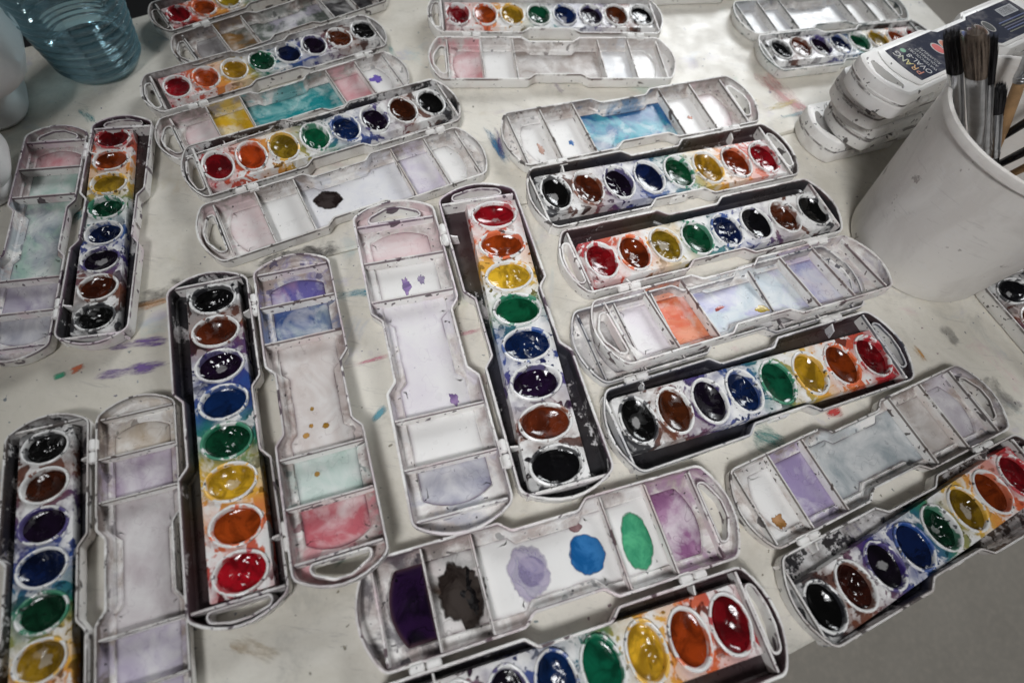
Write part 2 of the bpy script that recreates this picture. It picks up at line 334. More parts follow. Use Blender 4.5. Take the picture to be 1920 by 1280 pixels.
# ------------------------------------------------------------------ geometry helpers (all numbers in centimetres)
def mesh(name, verts, faces, mats=(), fm=None, smooth=True, attr=None):
    me = bpy.data.meshes.new(name); me.from_pydata([(x * CM, y * CM, z * CM) for x, y, z in verts], [], faces)
    for mt in mats: me.materials.append(mt)
    if fm:
        for p, i in zip(me.polygons, fm): p.material_index = i
    if attr:
        a = me.attributes.new('edge', 'FLOAT', 'POINT')
        for i, v in enumerate(attr): a.data[i].value = v
    me.update()
    if smooth:
        me.polygons.foreach_set('use_smooth', [True] * len(me.polygons)); me.set_sharp_from_angle(angle=R(38))
    return me

def obj(name, me, parent=None, loc=(0, 0, 0), rot=(0, 0, 0), **props):
    o = bpy.data.objects.new(name, me); col.objects.link(o)
    if parent is not None: o.parent = parent
    o.location = Vector(loc) * CM; o.rotation_euler = rot
    for k, v in props.items(): o[k] = v
    return o

def empty(name, loc, rz, label, cat, group=None, scale=(1, 1, 1)):
    o = bpy.data.objects.new(name, None); col.objects.link(o); o.location = Vector(loc) * CM; o.rotation_euler = (0, 0, rz); o.scale = scale
    o.empty_display_size = 0.01
    o['label'] = label; o['category'] = cat
    if group: o['group'] = group
    return o

def fillet(cs, n=5):
    out = []; N = len(cs)
    for i, (x, y, r) in enumerate(cs):
        if r <= 0: out.append((x, y)); continue
        a = Vector(cs[i - 1][:2]); b = Vector((x, y)); c = Vector(cs[(i + 1) % N][:2])
        u = (a - b); v = (c - b); lu, lv = u.length, v.length; u /= lu; v /= lv
        ang = u.angle(v); t = r / math.tan(ang / 2)
        t = min(t, lu * (0.49 if cs[i - 1][2] > 0 else 0.9), lv * (0.49 if cs[(i + 1) % N][2] > 0 else 0.9))
        rr = t * math.tan(ang / 2); bis = (u + v).normalized(); ce = b + bis * (rr / math.sin(ang / 2))
        p0 = b + u * t - ce; p1 = b + v * t - ce
        a0 = math.atan2(p0.y, p0.x); da = math.atan2(p1.y, p1.x) - a0
        while da > math.pi: da -= 2 * math.pi
        while da < -math.pi: da += 2 * math.pi
        for k in range(n + 1):
            q = a0 + da * k / n; out.append((ce.x + rr * math.cos(q), ce.y + rr * math.sin(q)))
    return out

def offset(poly, d):      # CCW polygon, d > 0 goes inward
    N = len(poly); out = []
    for i in range(N):
        a = Vector(poly[i - 1]); b = Vector(poly[i]); c = Vector(poly[(i + 1) % N])
        e1 = (b - a); e2 = (c - b)
        if e1.length < 1e-7: e1 = e2
        if e2.length < 1e-7: e2 = e1
        e1 = e1.normalized(); e2 = e2.normalized()
        n1 = Vector((-e1.y, e1.x)); n2 = Vector((-e2.y, e2.x)); s = n1 + n2
        k = max(0.45, 1 + n1.dot(n2)); s = s / k
        out.append((b.x + s.x * d, b.y + s.y * d))
    return out

def outline(W, A, ex, j1, j2, jd, rc, rj, A2=None, ex2=None):
    A2 = A2 or A; ex2 = ex2 or ex
    arc = [-0.72, -0.48, -0.24, 0.0, 0.24, 0.48, 0.72]
    c = [(ex, -W, rc)] + [(ex + (A - ex) * (1 - t * t), W * t, 0) for t in arc] + [(ex, W, rc)]
    c += [(j2, W, rj), (j1, W - jd, rj), (-j1, W - jd, rj), (-j2, W, rj), (-ex2, W, rc)]
    c += [(-(ex2 + (A2 - ex2) * (1 - t * t)), -W * t, 0) for t in arc] + [(-ex2, -W, rc)]
    c += [(-j2, -W, rj), (-j1, -(W - jd), rj), (j1, -(W - jd), rj), (j2, -W, rj)]
    return fillet(c)

def fill(loops, up=True):   # loops of 3-D verts -> triangles, first loop outer, others holes
    bm = bmesh.new(); es = []
    for lp in loops:
        vs = [bm.verts.new(v) for v in lp]
        for i in range(len(vs)): es.append(bm.edges.new((vs[i - 1], vs[i])))
    bm.verts.index_update()
    bmesh.ops.triangle_fill(bm, use_beauty=True, edges=es, normal=(0, 0, 1))
    bm.verts.ensure_lookup_table(); bm.verts.index_update()
    fs = []
    for f in bm.faces:
        ix = [v.index for v in f.verts]
        f.normal_update()
        if (f.normal.z > 0) != up: ix.reverse()
        fs.append(ix)
    vs = [tuple(v.co) for v in bm.verts]; bm.free()
    return vs, fs

class B:
    def __init__(s): s.v = []; s.f = []; s.m = []
    def loop(s, pts, z):
        i = len(s.v); s.v += [(x, y, z) for x, y in pts]; return list(range(i, i + len(pts)))
    def bridge(s, a, b, mat=0, flip=False):
        N = len(a)
        for i in range(N):
            j = (i + 1) % N; q = [a[i], a[j], b[j], b[i]]
            s.f.append(q[::-1] if flip else q); s.m.append(mat)
    def add(s, vs, fs, mat=0):
        i = len(s.v); s.v += vs; s.f += [[k + i for k in f] for f in fs]; s.m += [mat] * len(fs)
    def box(s, x0, x1, y0, y1, z0, z1, mat=0, top=0.0):
        i = len(s.v); t = top
        s.v += [(x0, y0, z0), (x1, y0, z0), (x1, y1, z0), (x0, y1, z0), (x0 + t, y0, z1), (x1 - t, y0, z1), (x1 - t, y1, z1), (x0 + t, y1, z1)]
        for f in ((3, 2, 1, 0), (4, 5, 6, 7), (0, 1, 5, 4), (1, 2, 6, 5), (2, 3, 7, 6), (3, 0, 4, 7)): s.f.append([k + i for k in f]); s.m.append(mat)
    def mesh(s, name, mats, smooth=True, attr=None): return mesh(name, s.v, s.f, mats, s.m, smooth, attr)

W, A, EX, LD = 2.42, 10.17, 9.3, 5.18
HB, HL = 1.15, 1.0
def shell(name, h, hole, floor_z, panel=None):
    o = outline(W, A, EX, 1.85, 2.45, 0.5, 0.62, 0.30)
    b = B()
    l0 = b.loop(offset(o, 0.28), 0.0); l1 = b.loop(offset(o, 0.09), 0.07); l2 = b.loop(offset(o, 0.02), 0.24); l3 = b.loop(o, h - 0.22)
    l3b = b.loop(offset(o, -0.02), h - 0.20); l4 = b.loop(offset(o, -0.02), h - 0.04); l5 = b.loop(offset(o, -0.01), h); l6 = b.loop(offset(o, 0.08), h); l7 = b.loop(offset(o, 0.12), h - 0.05); l8 = b.loop(offset(o, 0.17), floor_z + 0.10); l9 = b.loop(offset(o, 0.27), floor_z)
    for p, q, mt in ((l0, l1, 0), (l1, l2, 0), (l2, l3, 0), (l3, l3b, 0), (l3b, l4, 0), (l4, l5, 0), (l5, l6, 0), (l6, l7, 0), (l7, l8, 1), (l8, l9, 1)): b.bridge(p, q, mt)
    vs, fs = fill([[(x, y, 0.0) for x, y in offset(o, 0.28)], [(x, y, 0.0) for x, y in hole]], False); b.add(vs, fs, 0)
    loops = [[(x, y, floor_z) for x, y in offset(o, 0.27)], [(x, y, floor_z) for x, y in hole]]
    if panel:
        loops.append([(x, y, floor_z) for x, y in panel])
        a = b.loop(panel, floor_z); c = b.loop(offset(panel, 0.07), floor_z - 0.11); b.bridge(a, c, 1)
    vs, fs = fill(loops, True); b.add(vs, fs, 1)
    return b.mesh(name, [M['plastic'], M['lidinner' if panel else 'inner']])

def hole_loop(x0, xa):
    return fillet([(x0, -1.5, 0.18), (x0, 1.5, 0.18), (x0 - 0.36, 1.42, 0.3), (xa, 0.42, 0.45), (xa, -0.42, 0.45), (x0 - 0.36, -1.42, 0.3)])
HOLE_B = hole_loop(-9.20, -9.80); HOLE_L = hole_loop(-8.86, -9.72)
def ring_wall(name, hole, z1, zf):
    b = B(); o2 = offset(hole, -0.12) 
    l0 = b.loop(hole, 0.0); l1 = b.loop(hole, z1 - 0.03); l2 = b.loop(offset(hole, -0.03), z1); l3 = b.loop(offset(hole, -0.10), z1); l4 = b.loop(offset(hole, -0.13), z1 - 0.03); l5 = b.loop(offset(hole, -0.16), zf)
    for p, q in ((l0, l1), (l1, l2), (l2, l3), (l3, l4), (l4, l5)): b.bridge(p, q, 0)
    return b.mesh(name, [M['plastic']])
# make sure hole loops are counter-clockwise
def ccw(p):
    return p if sum(p[i - 1][0] * p[i][1] - p[i][0] * p[i - 1][1] for i in range(len(p))) > 0 else p[::-1]
HOLE_B, HOLE_L = ccw(HOLE_B), ccw(HOLE_L)
PANEL = outline(1.78, 8.72, 8.15, 1.72, 2.1, 0.40, 0.25, 0.12, 8.33, 7.75)
ME = {}
ME['tray'] = shell('tray', HB, HOLE_B, 0.14)
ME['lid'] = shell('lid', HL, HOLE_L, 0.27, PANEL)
ME['ring_b'] = ring_wall('handle_ring', HOLE_B, 0.98, 0.14); ME['ring_l'] = ring_wall('handle_ring', HOLE_L, 0.80, 0.27)

def wall_mesh(name, half, z0, z1, t=0.07):
    b = B(); b.box(-t, t, -half, half, z0, z1 - 0.04, 0, 0.015)
    b.v[4:] = [(x, y, z1 - 0.04) for x, y, z in b.v[4:]]
    i = len(b.v); b.f.pop(1); b.m.pop(1)
    b.v += [(-t * 0.45, -half, z1), (t * 0.45, -half, z1), (t * 0.45, half, z1), (-t * 0.45, half, z1)]
    for f in ((i, i + 1, i + 2, i + 3), (4, 5, i + 1, i), (5, 6, i + 2, i + 1), (6, 7, i + 3, i + 2), (7, 4, i, i + 3)): b.f.append(list(f)); b.m.append(0)
    return b.mesh(name, [M['plastic']])
ME['rib_b'] = wall_mesh('rib', 2.26, 0.14, 1.02, 0.10); ME['rib_l'] = wall_mesh('end_rib', 2.25, 0.15, 0.86, 0.09); ME['divider'] = wall_mesh('divider', 2.27, 0.10, 0.90, 0.08)
b = B(); b.v = [(-0.05, 0, 0.14), (0.05, 0, 0.14), (0.05, 0.55, 0.14), (-0.05, 0.55, 0.14), (-0.05, 0, 1.0), (0.05, 0, 1.0), (0.05, 0.42, 0.80), (-0.05, 0.42, 0.80)]
b.f = [[3, 2, 1, 0], [4, 5, 6, 7], [0, 1, 5, 4], [1, 2, 6, 5], [2, 3, 7, 6], [3, 0, 4, 7]]; b.m = [0] * 6
ME['fin'] = b.mesh('fin', [M['plastic']])
def capsule(b, x0, x1, r, y, z, n=14, mat=0):
    prof = [(x0, 0.02), (x0 + 0.03, r * 0.7), (x0 + 0.10, r), (x1 - 0.10, r), (x1 - 0.03, r * 0.7), (x1, 0.02)]
    ls = []
    for px, pr in prof:
        i = len(b.v); b.v += [(px, y + pr * math.cos(2 * math.pi * k / n), z + pr * math.sin(2 * math.pi * k / n)) for k in range(n)]; ls.append(list(range(i, i + n)))
    for p, q in zip(ls, ls[1:]): b.bridge(p, q, mat)
    b.f += [ls[0][::-1], ls[-1]]; b.m += [mat, mat]
b = B(); capsule(b, -0.78, -0.02, 0.21, 0, 0); capsule(b, 0.02, 0.78, 0.21, 0, 0)
b.box(-0.70, -0.10, 0.0, 0.30, -0.16, 0.04); b.box(0.10, 0.70, -0.30, 0.0, -0.20, 0.02)
ME['hinge'] = b.mesh('hinge', [M['plastic']])
b = B(); b.box(-0.62, 0.62, -0.06, 0.06, 0.30, 0.92, 0, 0.08); ME['clasp'] = b.mesh('clasp', [M['plastic']])

# insert with eight oval openings
PX = [-8.05 + 2.3 * i for i in range(8)]
def ellipse(a, bb, n=40, cx=0, cy=0): return [(cx + a * math.cos(2 * math.pi * k / n), cy + bb * math.sin(2 * math.pi * k / n)) for k in range(n)]
io = fillet([(9.2, -1.58, 0.3), (9.2, 1.58, 0.3), (-9.12, 1.58, 0.12), (-9.12, -1.58, 0.12)], 4); io = ccw(io)
b = B(); l0 = b.loop(offset(io, -0.06), 0.15); l1 = b.loop(io, 0.70); l2 = b.loop(offset(io, 0.03), 0.76); b.bridge(l0, l1); b.bridge(l1, l2)
vs, fs = fill([[(x, y, 0.76) for x, y in offset(io, 0.03)]] + [[(x, y, 0.76) for x, y in ellipse(1.0, 1.34, 40, px)] for px in PX], True); b.add(vs, fs, 0)
ME['insert'] = b.mesh('insert', [M['insert']])
# oval pan ring (x = minor axis along the row)
def lathe_ellipse(name, prof, n, mats, close=False):
    b = B(); ls = [b.loop(ellipse(a, bb, n), z) for a, bb, z in prof]
    for p, q in zip(ls, ls[1:]): b.bridge(p, q)
    return b.mesh(name, mats)
ME['pan'] = lathe_ellipse('paint_pan', [(1.085, 1.425, 0.74), (1.08, 1.42, 0.82), (1.06, 1.40, 0.87), (1.01, 1.35, 0.895), (0.96, 1.30, 0.885), (0.92, 1.26, 0.84), (0.89, 1.225, 0.70), (0.80, 1.12, 0.30)], 44, [M['ring']])
def paint_mesh(seed):
    rnd = random.Random(seed); n, k = 40, 12
    depth = rnd.choice([0.12, 0.20, 0.28, 0.36]); lvl = rnd.uniform(0.50, 0.73) ; rough = rnd.choice([0.0, 0.04, 0.08, 0.13]); ph = rnd.uniform(0, 50)
    ox, oy = rnd.uniform(-.25, .25), rnd.uniform(-.35, .35)
    vs = [(0, 0, 0)]; 
    def zz(x, y):
        rr = math.sqrt((x / 0.90) ** 2 + (y / 1.24) ** 2)
        r2 = min(1.0, ((x - ox * (1 - rr)) / 0.90) ** 2 + ((y - oy * (1 - rr)) / 1.24) ** 2)
        z = lvl - depth * (1 - r2) + 0.05 * max(0, rr - 0.85) / 0.15
        return z + rough * (mnoise.noise(Vector((x * 2.2 + ph, y * 2.2, 0))) * 1.2 + mnoise.noise(Vector((x * 5 + ph, y * 5, 3))) * 0.5) * (1 - rr ** 6)
    for i in range(1, k + 1):
        for j in range(n):
            t = 2 * math.pi * j / n; r = i / k
            if i == k: r += 0.02 * mnoise.noise(Vector((math.cos(t) * 2 + ph, math.sin(t) * 2, 7)))
            vs.append((0.895 * r * math.cos(t), 1.235 * r * math.sin(t), 0))
    vs = [(x, y, zz(x, y)) for x, y, z in vs]
    fs = [[0, 1 + j, 1 + (j + 1) % n] for j in range(n)]
    for i in range(k - 1):
        for j in range(n):
            a0 = 1 + i * n; fs.append([a0 + j, a0 + n + j, a0 + n + (j + 1) % n, a0 + (j + 1) % n])
    return mesh('paint', vs, fs, [M['paint']])
PAINTS = [paint_mesh(i * 7 + 3) for i in range(10)]

# mixing wells: the recessed lid panel cut between the dividers
DIV = [-5.88, -3.22, 3.98, 6.58]
def clip(poly, x0, x1):
    def cut(pts, keep, xc):
        out = []
        for i in range(len(pts)):
            a, c = pts[i - 1], pts[i]
            ka, kc = keep(a[0]), keep(c[0])
            if ka != kc:
                t = (xc - a[0]) / (c[0] - a[0]); out.append((xc, a[1] + t * (c[1] - a[1])))
            if kc: out.append(c)
        return out
    return cut(cut(poly, lambda x: x >= x0, x0), lambda x: x <= x1, x1)
def dedupe(p, e=0.02):
    o = []
    for q in p:
        if not o or math.dist(q, o[-1]) > e: o.append(q)
    if math.dist(o[0], o[-1]) < e: o.pop()
    return o
P2 = offset(PANEL, 0.068)
WELLS = []
for x0, x1 in zip([-99] + DIV, DIV + [99]):
    p = ccw(dedupe(clip(P2, x0, x1)))
    # subdivide long edges so the pigment ring can follow
    q = []
    for i in range(len(p)):
        a, c = p[i], p[(i + 1) % len(p)]; k = max(1, int(math.dist(a, c) / 0.5))
        q += [(a[0] + (c[0] - a[0]) * t / k, a[1] + (c[1] - a[1]) * t / k) for t in range(k)]
    b = B(); l0 = b.loop(q, 0.16); l1 = b.loop(offset(q, 0.07), 0.158); l2 = b.loop(offset(q, 0.30), 0.158); b.bridge(l0, l1); b.bridge(l1, l2)
    vs, fs = fill([[(x, y, 0.158) for x, y in offset(q, 0.30)]], True); b.add(vs, fs)
    at = [1.0] * len(q) + [0.62] * len(q) + [0.0] * (len(q) + len(vs))
    WELLS.append(b.mesh('mixing_well', [M['well']], True, at))

def blob(name, seed, a, bb, jag, mat, h=0.02, n=56):
    rnd = random.Random(seed); ph = rnd.uniform(0, 99); vs = [(0, 0, h)]; at = [0.0]; k = 5
    for i in range(1, k + 1):
        r0 = i / k
        for j in range(n):
            t = 2 * math.pi * j / n
            w_ = 1 + jag * (mnoise.noise(Vector((math.cos(t) * 1.6 + ph, math.sin(t) * 1.6, 1))) + 0.5 * mnoise.noise(Vector((math.cos(t) * 5 + ph, math.sin(t) * 5, 4))))
            vs.append((a * r0 * w_ * math.cos(t), bb * r0 * w_ * math.sin(t), h * (1 - r0 ** 4) + 0.003)); at.append(max(0.0, (r0 - 0.6) / 0.4))
    fs = [[0, 1 + j, 1 + (j + 1) % n] for j in range(n)]
    for i in range(k - 1):
        for j in range(n):
            a0 = 1 + i * n; fs.append([a0 + j, a0 + n + j, a0 + n + (j + 1) % n, a0 + (j + 1) % n])
    return mesh(name, vs, fs, [mat], attr=at)

# ------------------------------------------------------------------ the setting: floor and table
def flat(name, pts, z, mt, kind=None, parent=None):
    me = mesh(name, [(x, y, z) for x, y in pts], [list(range(len(pts)))], [mt], smooth=False); o = obj(name, me, parent)
    if kind: o['kind'] = kind
    return o
flat('floor', [(-900, -700), (900, -700), (900, 1100), (-900, 1100)], -72, M['floor'], 'structure')
fm = B(); fm.box(-330, -84, 84, 330, -71.6, -70.6); o = obj('added_dark_mat', fm.mesh('added_dark_mat', [M['mat']], False)); o['label'] = 'added dark mat standing in for the black area past the far table corner behind the bottle'; o['category'] = 'mat'  # added slab, put in only to blacken the background beyond the corner

table = empty('table', (0, 0, -72), 0, 'off white laminate table covered in paint stains under the watercolor sets', 'table')
def board(name, pts, z0, z1):
    p = ccw(pts); b = B(); l0 = b.loop(offset(p, 0.15), z0); l1 = b.loop(p, z0 + 0.2); l2 = b.loop(p, z1 - 0.15); l3 = b.loop(offset(p, 0.15), z1)
    b.bridge(l0, l1); b.bridge(l1, l2); b.bridge(l2, l3); b.f += [l3, l0[::-1]]; b.m += [0, 0]
    return obj(name, b.mesh(name, [M['table']], True), table, (0, 0, 72))
d32 = Vector((math.cos(R(32)), math.sin(R(32))))
def on(p, t, dy=0): q = Vector(p) + d32 * t; return (q.x, q.y)
SEAM = (-17.4, 18.05); NEAR = (16.9, 2.1)
# right-hand edge crosses both boards
def hitright(p):
    # line (34.7,64.5)-(36.7,60.6)
    dx, dy = 2.0, -3.9; px, py = p
    den = d32.x * dy - d32.y * dx; t = ((34.7 - px) * dy - (64.5 - py) * dx) / den
    return on(p, t)
nrm = Vector((-d32.y, d32.x)) * 0.05
s0 = on(SEAM, -40); s1 = hitright(SEAM)
board('near_board', [on(NEAR, -75), hitright(NEAR), (s1[0] - nrm.x, s1[1] - nrm.y), (s0[0] - nrm.x, s0[1] - nrm.y)], -2.2, 0)
board('far_board', [(s0[0] + nrm.x, s0[1] + nrm.y), (s1[0] + nrm.x, s1[1] + nrm.y), (20.3, 92.6), (-68.0, 9.2)], -2.2, 0.0)
lm = B(); lm.box(-1.6, 1.6, -1.6, 1.6, 0, 69.7, 0, 0.3); lm = lm.mesh('leg', [M['tablelegs']], False)
for x, y in ((-40, -24), (44, 26), (18, 80), (-56, 8)): obj('leg', lm, table, (x, y, 0))

def smear(name, x0, y0, x1, y1, wd, color, op, seed):
    L = math.hypot(x1 - x0, y1 - y0); n = max(8, int(L / 0.25)); rnd = random.Random(seed); ph = rnd.uniform(0, 90); vs = []; at = []; fs = []; m_ = 6
    for i in range(n + 1):
        t = i / n; hw = wd * 0.5 * (min(1, t * 5, (1 - t) * 5) ** 0.5 + 0.03) * (1 + 0.5 * mnoise.noise(Vector((t * L * 0.8 + ph, 0, 0))))
        cy = 0.15 * wd * mnoise.noise(Vector((t * L * 0.35, ph, 0)))
        for k in range(m_ + 1):
            s_ = k / m_ * 2 - 1; vs.append((t * L - L / 2, cy + s_ * hw, 0.0)); at.append(max(abs(s_), abs(2 * t - 1)) ** 3)
    for i in range(n):
        for k in range(m_): q = i * (m_ + 1) + k; fs.append([q, q + m_ + 1, q + m_ + 2, q + 1])
    return obj(name, mesh(name, vs, fs, [M['smudge' if max(color) < 0.1 else 'smear']], attr=at), table, ((x0 + x1) / 2, (y0 + y1) / 2, 72.03 + seed * 0.0004), (0, 0, math.atan2(y1 - y0, x1 - x0)), tint=color, opacity=op, seed=seed * 0.37)
for i, (x0, y0, x1, y1, wd, c, op) in enumerate([
    (-23.6, 11.4, -19.9, 12.9, 0.75, (0.16, 0.08, 0.30), 0.8), (-23.4, 9.5, -19.3, 11.4, 0.85, (0.17, 0.09, 0.32), 0.8),
    (-34.3, 29.4, -32.6, 28.0, 0.8, (0.03, 0.30, 0.33), 0.8), (-30.0, 19.2, -29.4, 20.6, 0.7, (0.02, 0.27, 0.30), 0.8),
    (-5.3, 35.2, -2.6, 31.4, 0.8, (0.03, 0.17, 0.33), 0.85), (-4.5, 35.4, -3.2, 32.0, 0.6, (0.10, 0.06, 0.22), 0.7), (-10.0, 12.9, -6.9, 14.6, 0.35, (0.65, 0.24, 0.32), 0.55),
    (-4.0, 16.4, -1.6, 17.6, 0.35, (0.65, 0.24, 0.32), 0.55), (-11.9, 17.7, -9.0, 18.8, 0.9, (0.08, 0.32, 0.42), 0.6), (-7.1, 10.0, -6.5, 11.3, 0.6, (0.08, 0.36, 0.48), 0.7),
    (15.2, 14.0, 17.6, 13.5, 1.9, (0.10, 0.27, 0.25), 0.75), (20.0, 16.0, 21.3, 16.6, 0.8, (0.55, 0.03, 0.03), 0.8), (16.8, 48.4, 21.3, 43.0, 2.6, (0.62, 0.28, 0.27), 0.55), (18.6, 45.8, 21.5, 43.8, 1.0, (0.60, 0.25, 0.25), 0.6),
    (17.2, 42.9, 20.9, 45.7, 0.7, (0.55, 0.42, 0.12), 0.6), (18.2, 42.2, 21.3, 44.2, 0.6, (0.16, 0.34, 0.40), 0.6), (-16.9, 28.3, -14.3, 30.3, 1.6, (0.03, 0.36, 0.33), 0.75),
    (-14.9, 42.6, -12.6, 38.2, 0.7, (0.05, 0.30, 0.33), 0.75), (-25.3, 9.1, -24.7, 9.6, 0.5, (0.04, 0.35, 0.20), 0.9), (-24.6, 9.6, -23.9, 10.3, 0.5, (0.65, 0.14, 0.04), 0.85),
    (-17.4, 18.6, -12.0, 21.9, 1.7, (0.05, 0.045, 0.045), 0.75), (-23.6, 14.6, -17.8, 18.3, 1.6, (0.05, 0.042, 0.042), 0.7), (-23.6, 14.0, -20.0, 16.2, 0.6, (0.50, 0.22, 0.06), 0.6), (31.6, 57.8, 34.4, 59.8, 1.6, (0.62, 0.48, 0.16), 0.6),
    (28.9, 24.6, 30.2, 22.9, 1.0, (0.05, 0.045, 0.045), 0.40), (31.0, 21.0, 33.2, 18.4, 2.0, (0.04, 0.035, 0.038), 0.5), (-10.7, -1.6, -8.0, -2.1, 1.2, (0.42, 0.28, 0.12), 0.5), (-0.6, 41.6, 0.4, 40.5, 0.6, (0.16, 0.06, 0.26), 0.7),
    (-7.4, 20.4, -6.2, 22.4, 0.8, (0.06, 0.05, 0.05), 0.6), (26.6, 22.4, 27.4, 21.0, 0.6, (0.55, 0.28, 0.06), 0.7), (-6.9, 2.0, -6.2, 3.0, 0.5, (0.10, 0.40, 0.30), 0.5)]):
    smear('paint_smear', x0, y0, x1, y1, wd, c, op, i + 1)

# ------------------------------------------------------------------ watercolor sets
WH = (0.70, 0.70, 0.72)
def make_set(key, label, cx, cy, ang, S, q, lshift, px, py, prot, dirt, ink, rimtint, wells, tilt=(0, 0, 0), group='open watercolor sets spread over the table', z=0.03, dark=1.0, puddles=(), ztilt=(0, 0)):
    rnd = random.Random(key)
    root = empty('watercolor_set', (cx, cy, z), R(ang), label, 'paint set', group, (S, S * q, S))
    root.rotation_mode = 'XYZ'; root.rotation_euler = (ztilt[0], ztilt[1], R(ang))
    dirt = min(1.0, dirt * 1.35)
    P = lambda **k: dict(dict(seed=rnd.uniform(0, 40), dirt=dirt, tint=rimtint, ink=ink, rimz=9.0), **k)
    tray = obj('tray', ME['tray'], root, **P(rimz=HB))
    obj('rib', ME['rib_b'], tray, (-8.98, 0, 0), **P(rimz=1.02)); obj('rib', ME['rib_b'], tray, (9.50, 0, 0), **P(rimz=1.02))
    tray.children[-1].scale.y = 0.93; tray.children[0].scale.y = 0.985
    obj('handle_ring', ME['ring_b'], tray, **P(rimz=0.98))
    for x in (-6.55, 6.95): obj('fin', ME['fin'], tray, (x, -W + 0.17, 0), **P())
    obj('clasp', ME['clasp'], tray, (0, W - 0.5 + 0.05, 0), **P())
    ins = obj('pan_insert', ME['insert'], root, (px, py, 0.012), (0, 0, R(prot)), **P())
    for i, cn in enumerate(ORDER):
        c = PIG[cn]; v = rnd.uniform(0.34, 0.90) * dark
        c = tuple(max(0.003, x * v * rnd.uniform(0.9, 1.1)) for x in c)
        st = STAIN[i]
        pan = obj('paint_pan', ME['pan'], root, **P(tint=st, dirt=min(1, dirt * rnd.uniform(0.2, 1.3))))
        pan.matrix_local = ins.matrix_basis @ Matrix.Translation(Vector((PX[i], rnd.uniform(-.03, .03), rnd.uniform(-0.015, 0.015))) * CM) @ Matrix.Rotation(rnd.uniform(-.05, .05), 4, 'Z')
        pt = obj('paint', rnd.choice(PAINTS), pan, (0, 0, 0), (0, 0, rnd.choice([0, math.pi])), **P(tint=c, wet=rnd.choice([0.3, 0.8, 1.0]), worn=rnd.choice([0] * 9 + [0.7, 0.85])))
        pt.scale = (1, 1, rnd.uniform(0.92, 1.06))
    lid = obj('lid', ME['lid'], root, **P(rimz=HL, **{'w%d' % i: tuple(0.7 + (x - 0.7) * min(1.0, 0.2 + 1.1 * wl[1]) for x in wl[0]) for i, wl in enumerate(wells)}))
    piv = Vector((0, -W - 0.18, 0.95)) * CM
    lid.matrix_local = Matrix.Translation(piv + Vector((0, 0, math.sin(abs(tilt[1])) * A * CM))) @ Matrix.Rotation(tilt[0], 4, 'X') @ Matrix.Rotation(tilt[1], 4, 'Y') @ Matrix.Rotation(tilt[2], 4, 'Z') @ Matrix.Translation(-piv) @ Matrix.Translation(Vector((lshift, -LD, 0)) * CM)
    obj('handle_ring', ME['ring_l'], lid, **P(rimz=0.80))
    for x, s_ in ((-8.62, 0.99), (9.10, 0.97)): r_ = obj('end_rib', ME['rib_l'], lid, (x, 0, 0), **P(rimz=0.86, dirt=min(1, dirt * 1.3))); r_.scale.y = s_
    for x in DIV: obj('divider', ME['divider'], lid, (x, 0, 0), **P(rimz=0.90, dirt=min(1, dirt * 1.5), tint=tuple(0.6 * a_ + 0.4 * b_ for a_, b_ in zip(rimtint, (0.20, 0.13, 0.09)))))
    for me, wl in zip(WELLS, wells):
        t1, ws = wl[0], wl[1]; t2 = wl[2] if len(wl) > 2 and wl[2] else tuple(x * 0.82 + 0.12 for x in t1); wet = wl[3] if len(wl) > 3 else 0.0
        t1 = tuple(x ** 1.45 * 1.12 for x in t1); t2 = tuple(x ** 1.35 * 1.1 for x in t2)
        obj('mixing_well', me, lid, **P(tint0=rimtint, tint=t1, tint2=t2, wash=ws * 1.35 if ws < 1.3 else 4.0, wet=wet))
    for x, y, a, bb, jag, c, op, sd in puddles:
        obj('paint_puddle', blob('paint_puddle', sd, a, bb, jag, M['puddle']), lid, (x, y, 0.164), (0, 0, rnd.uniform(-.2, .2)), tint=c, opacity=op, seed=sd * 0.7)
    for x in (-6.70, 7.20): obj('hinge', ME['hinge'], root, (x, -W - 0.17, 0.98), **P(dirt=dirt * 0.6))
    return root
pink = (0.62, 0.30, 0.33); lil = (0.42, 0.34, 0.52); mint = (0.42, 0.58, 0.52); tan = (0.50, 0.42, 0.33); gr = (0.33, 0.31, 0.31); teal = (0.05, 0.34, 0.36)
yel = (0.68, 0.47, 0.06); blu = (0.12, 0.20, 0.42); org = (0.70, 0.20, 0.09); red = (0.55, 0.06, 0.10); wht = (0.68, 0.66, 0.635); dk = (0.05, 0.045, 0.05); bgr = (0.40, 0.44, 0.50)
GR = (0.12, 0.092, 0.078); PU = (0.17, 0.085, 0.15); BR = (0.17, 0.10, 0.075)
make_set('A', 'watercolor set with nearly black muddy mixing lid, cut by the top edge beside the bottle', -26.6, 45.3, 46, 0.90, 0.95, 0, 0.3, 0.1, 0, 0.72, 0.35, GR, [(gr, 0.75), ((0.35, 0.22, 0.09), 0.75, (0.25, 0.25, 0.22)), ((0.20, 0.22, 0.20), 0.8, (0.45, 0.43, 0.48), 0.6), (dk, 0.85), (dk, 0.85)])
make_set('B', 'watercolor set with yellow and teal filled mixing wells in its lid', -22.55, 36.76, 41.2, 0.940, 0.973, -0.42, 0.56, 0.60, 1.12, 0.50, 0.30, GR, [(pink, 0.28), (yel, 0.95, (0.72, 0.55, 0.14)), (teal, 0.95, (0.30, 0.52, 0.52), 0.5), (pink, 0.55), (wht, 0.15)], puddles=[(7.6, 0.3, 0.45, 0.5, 0.6, (0.12, 0.06, 0.45), 0.85, 5)])
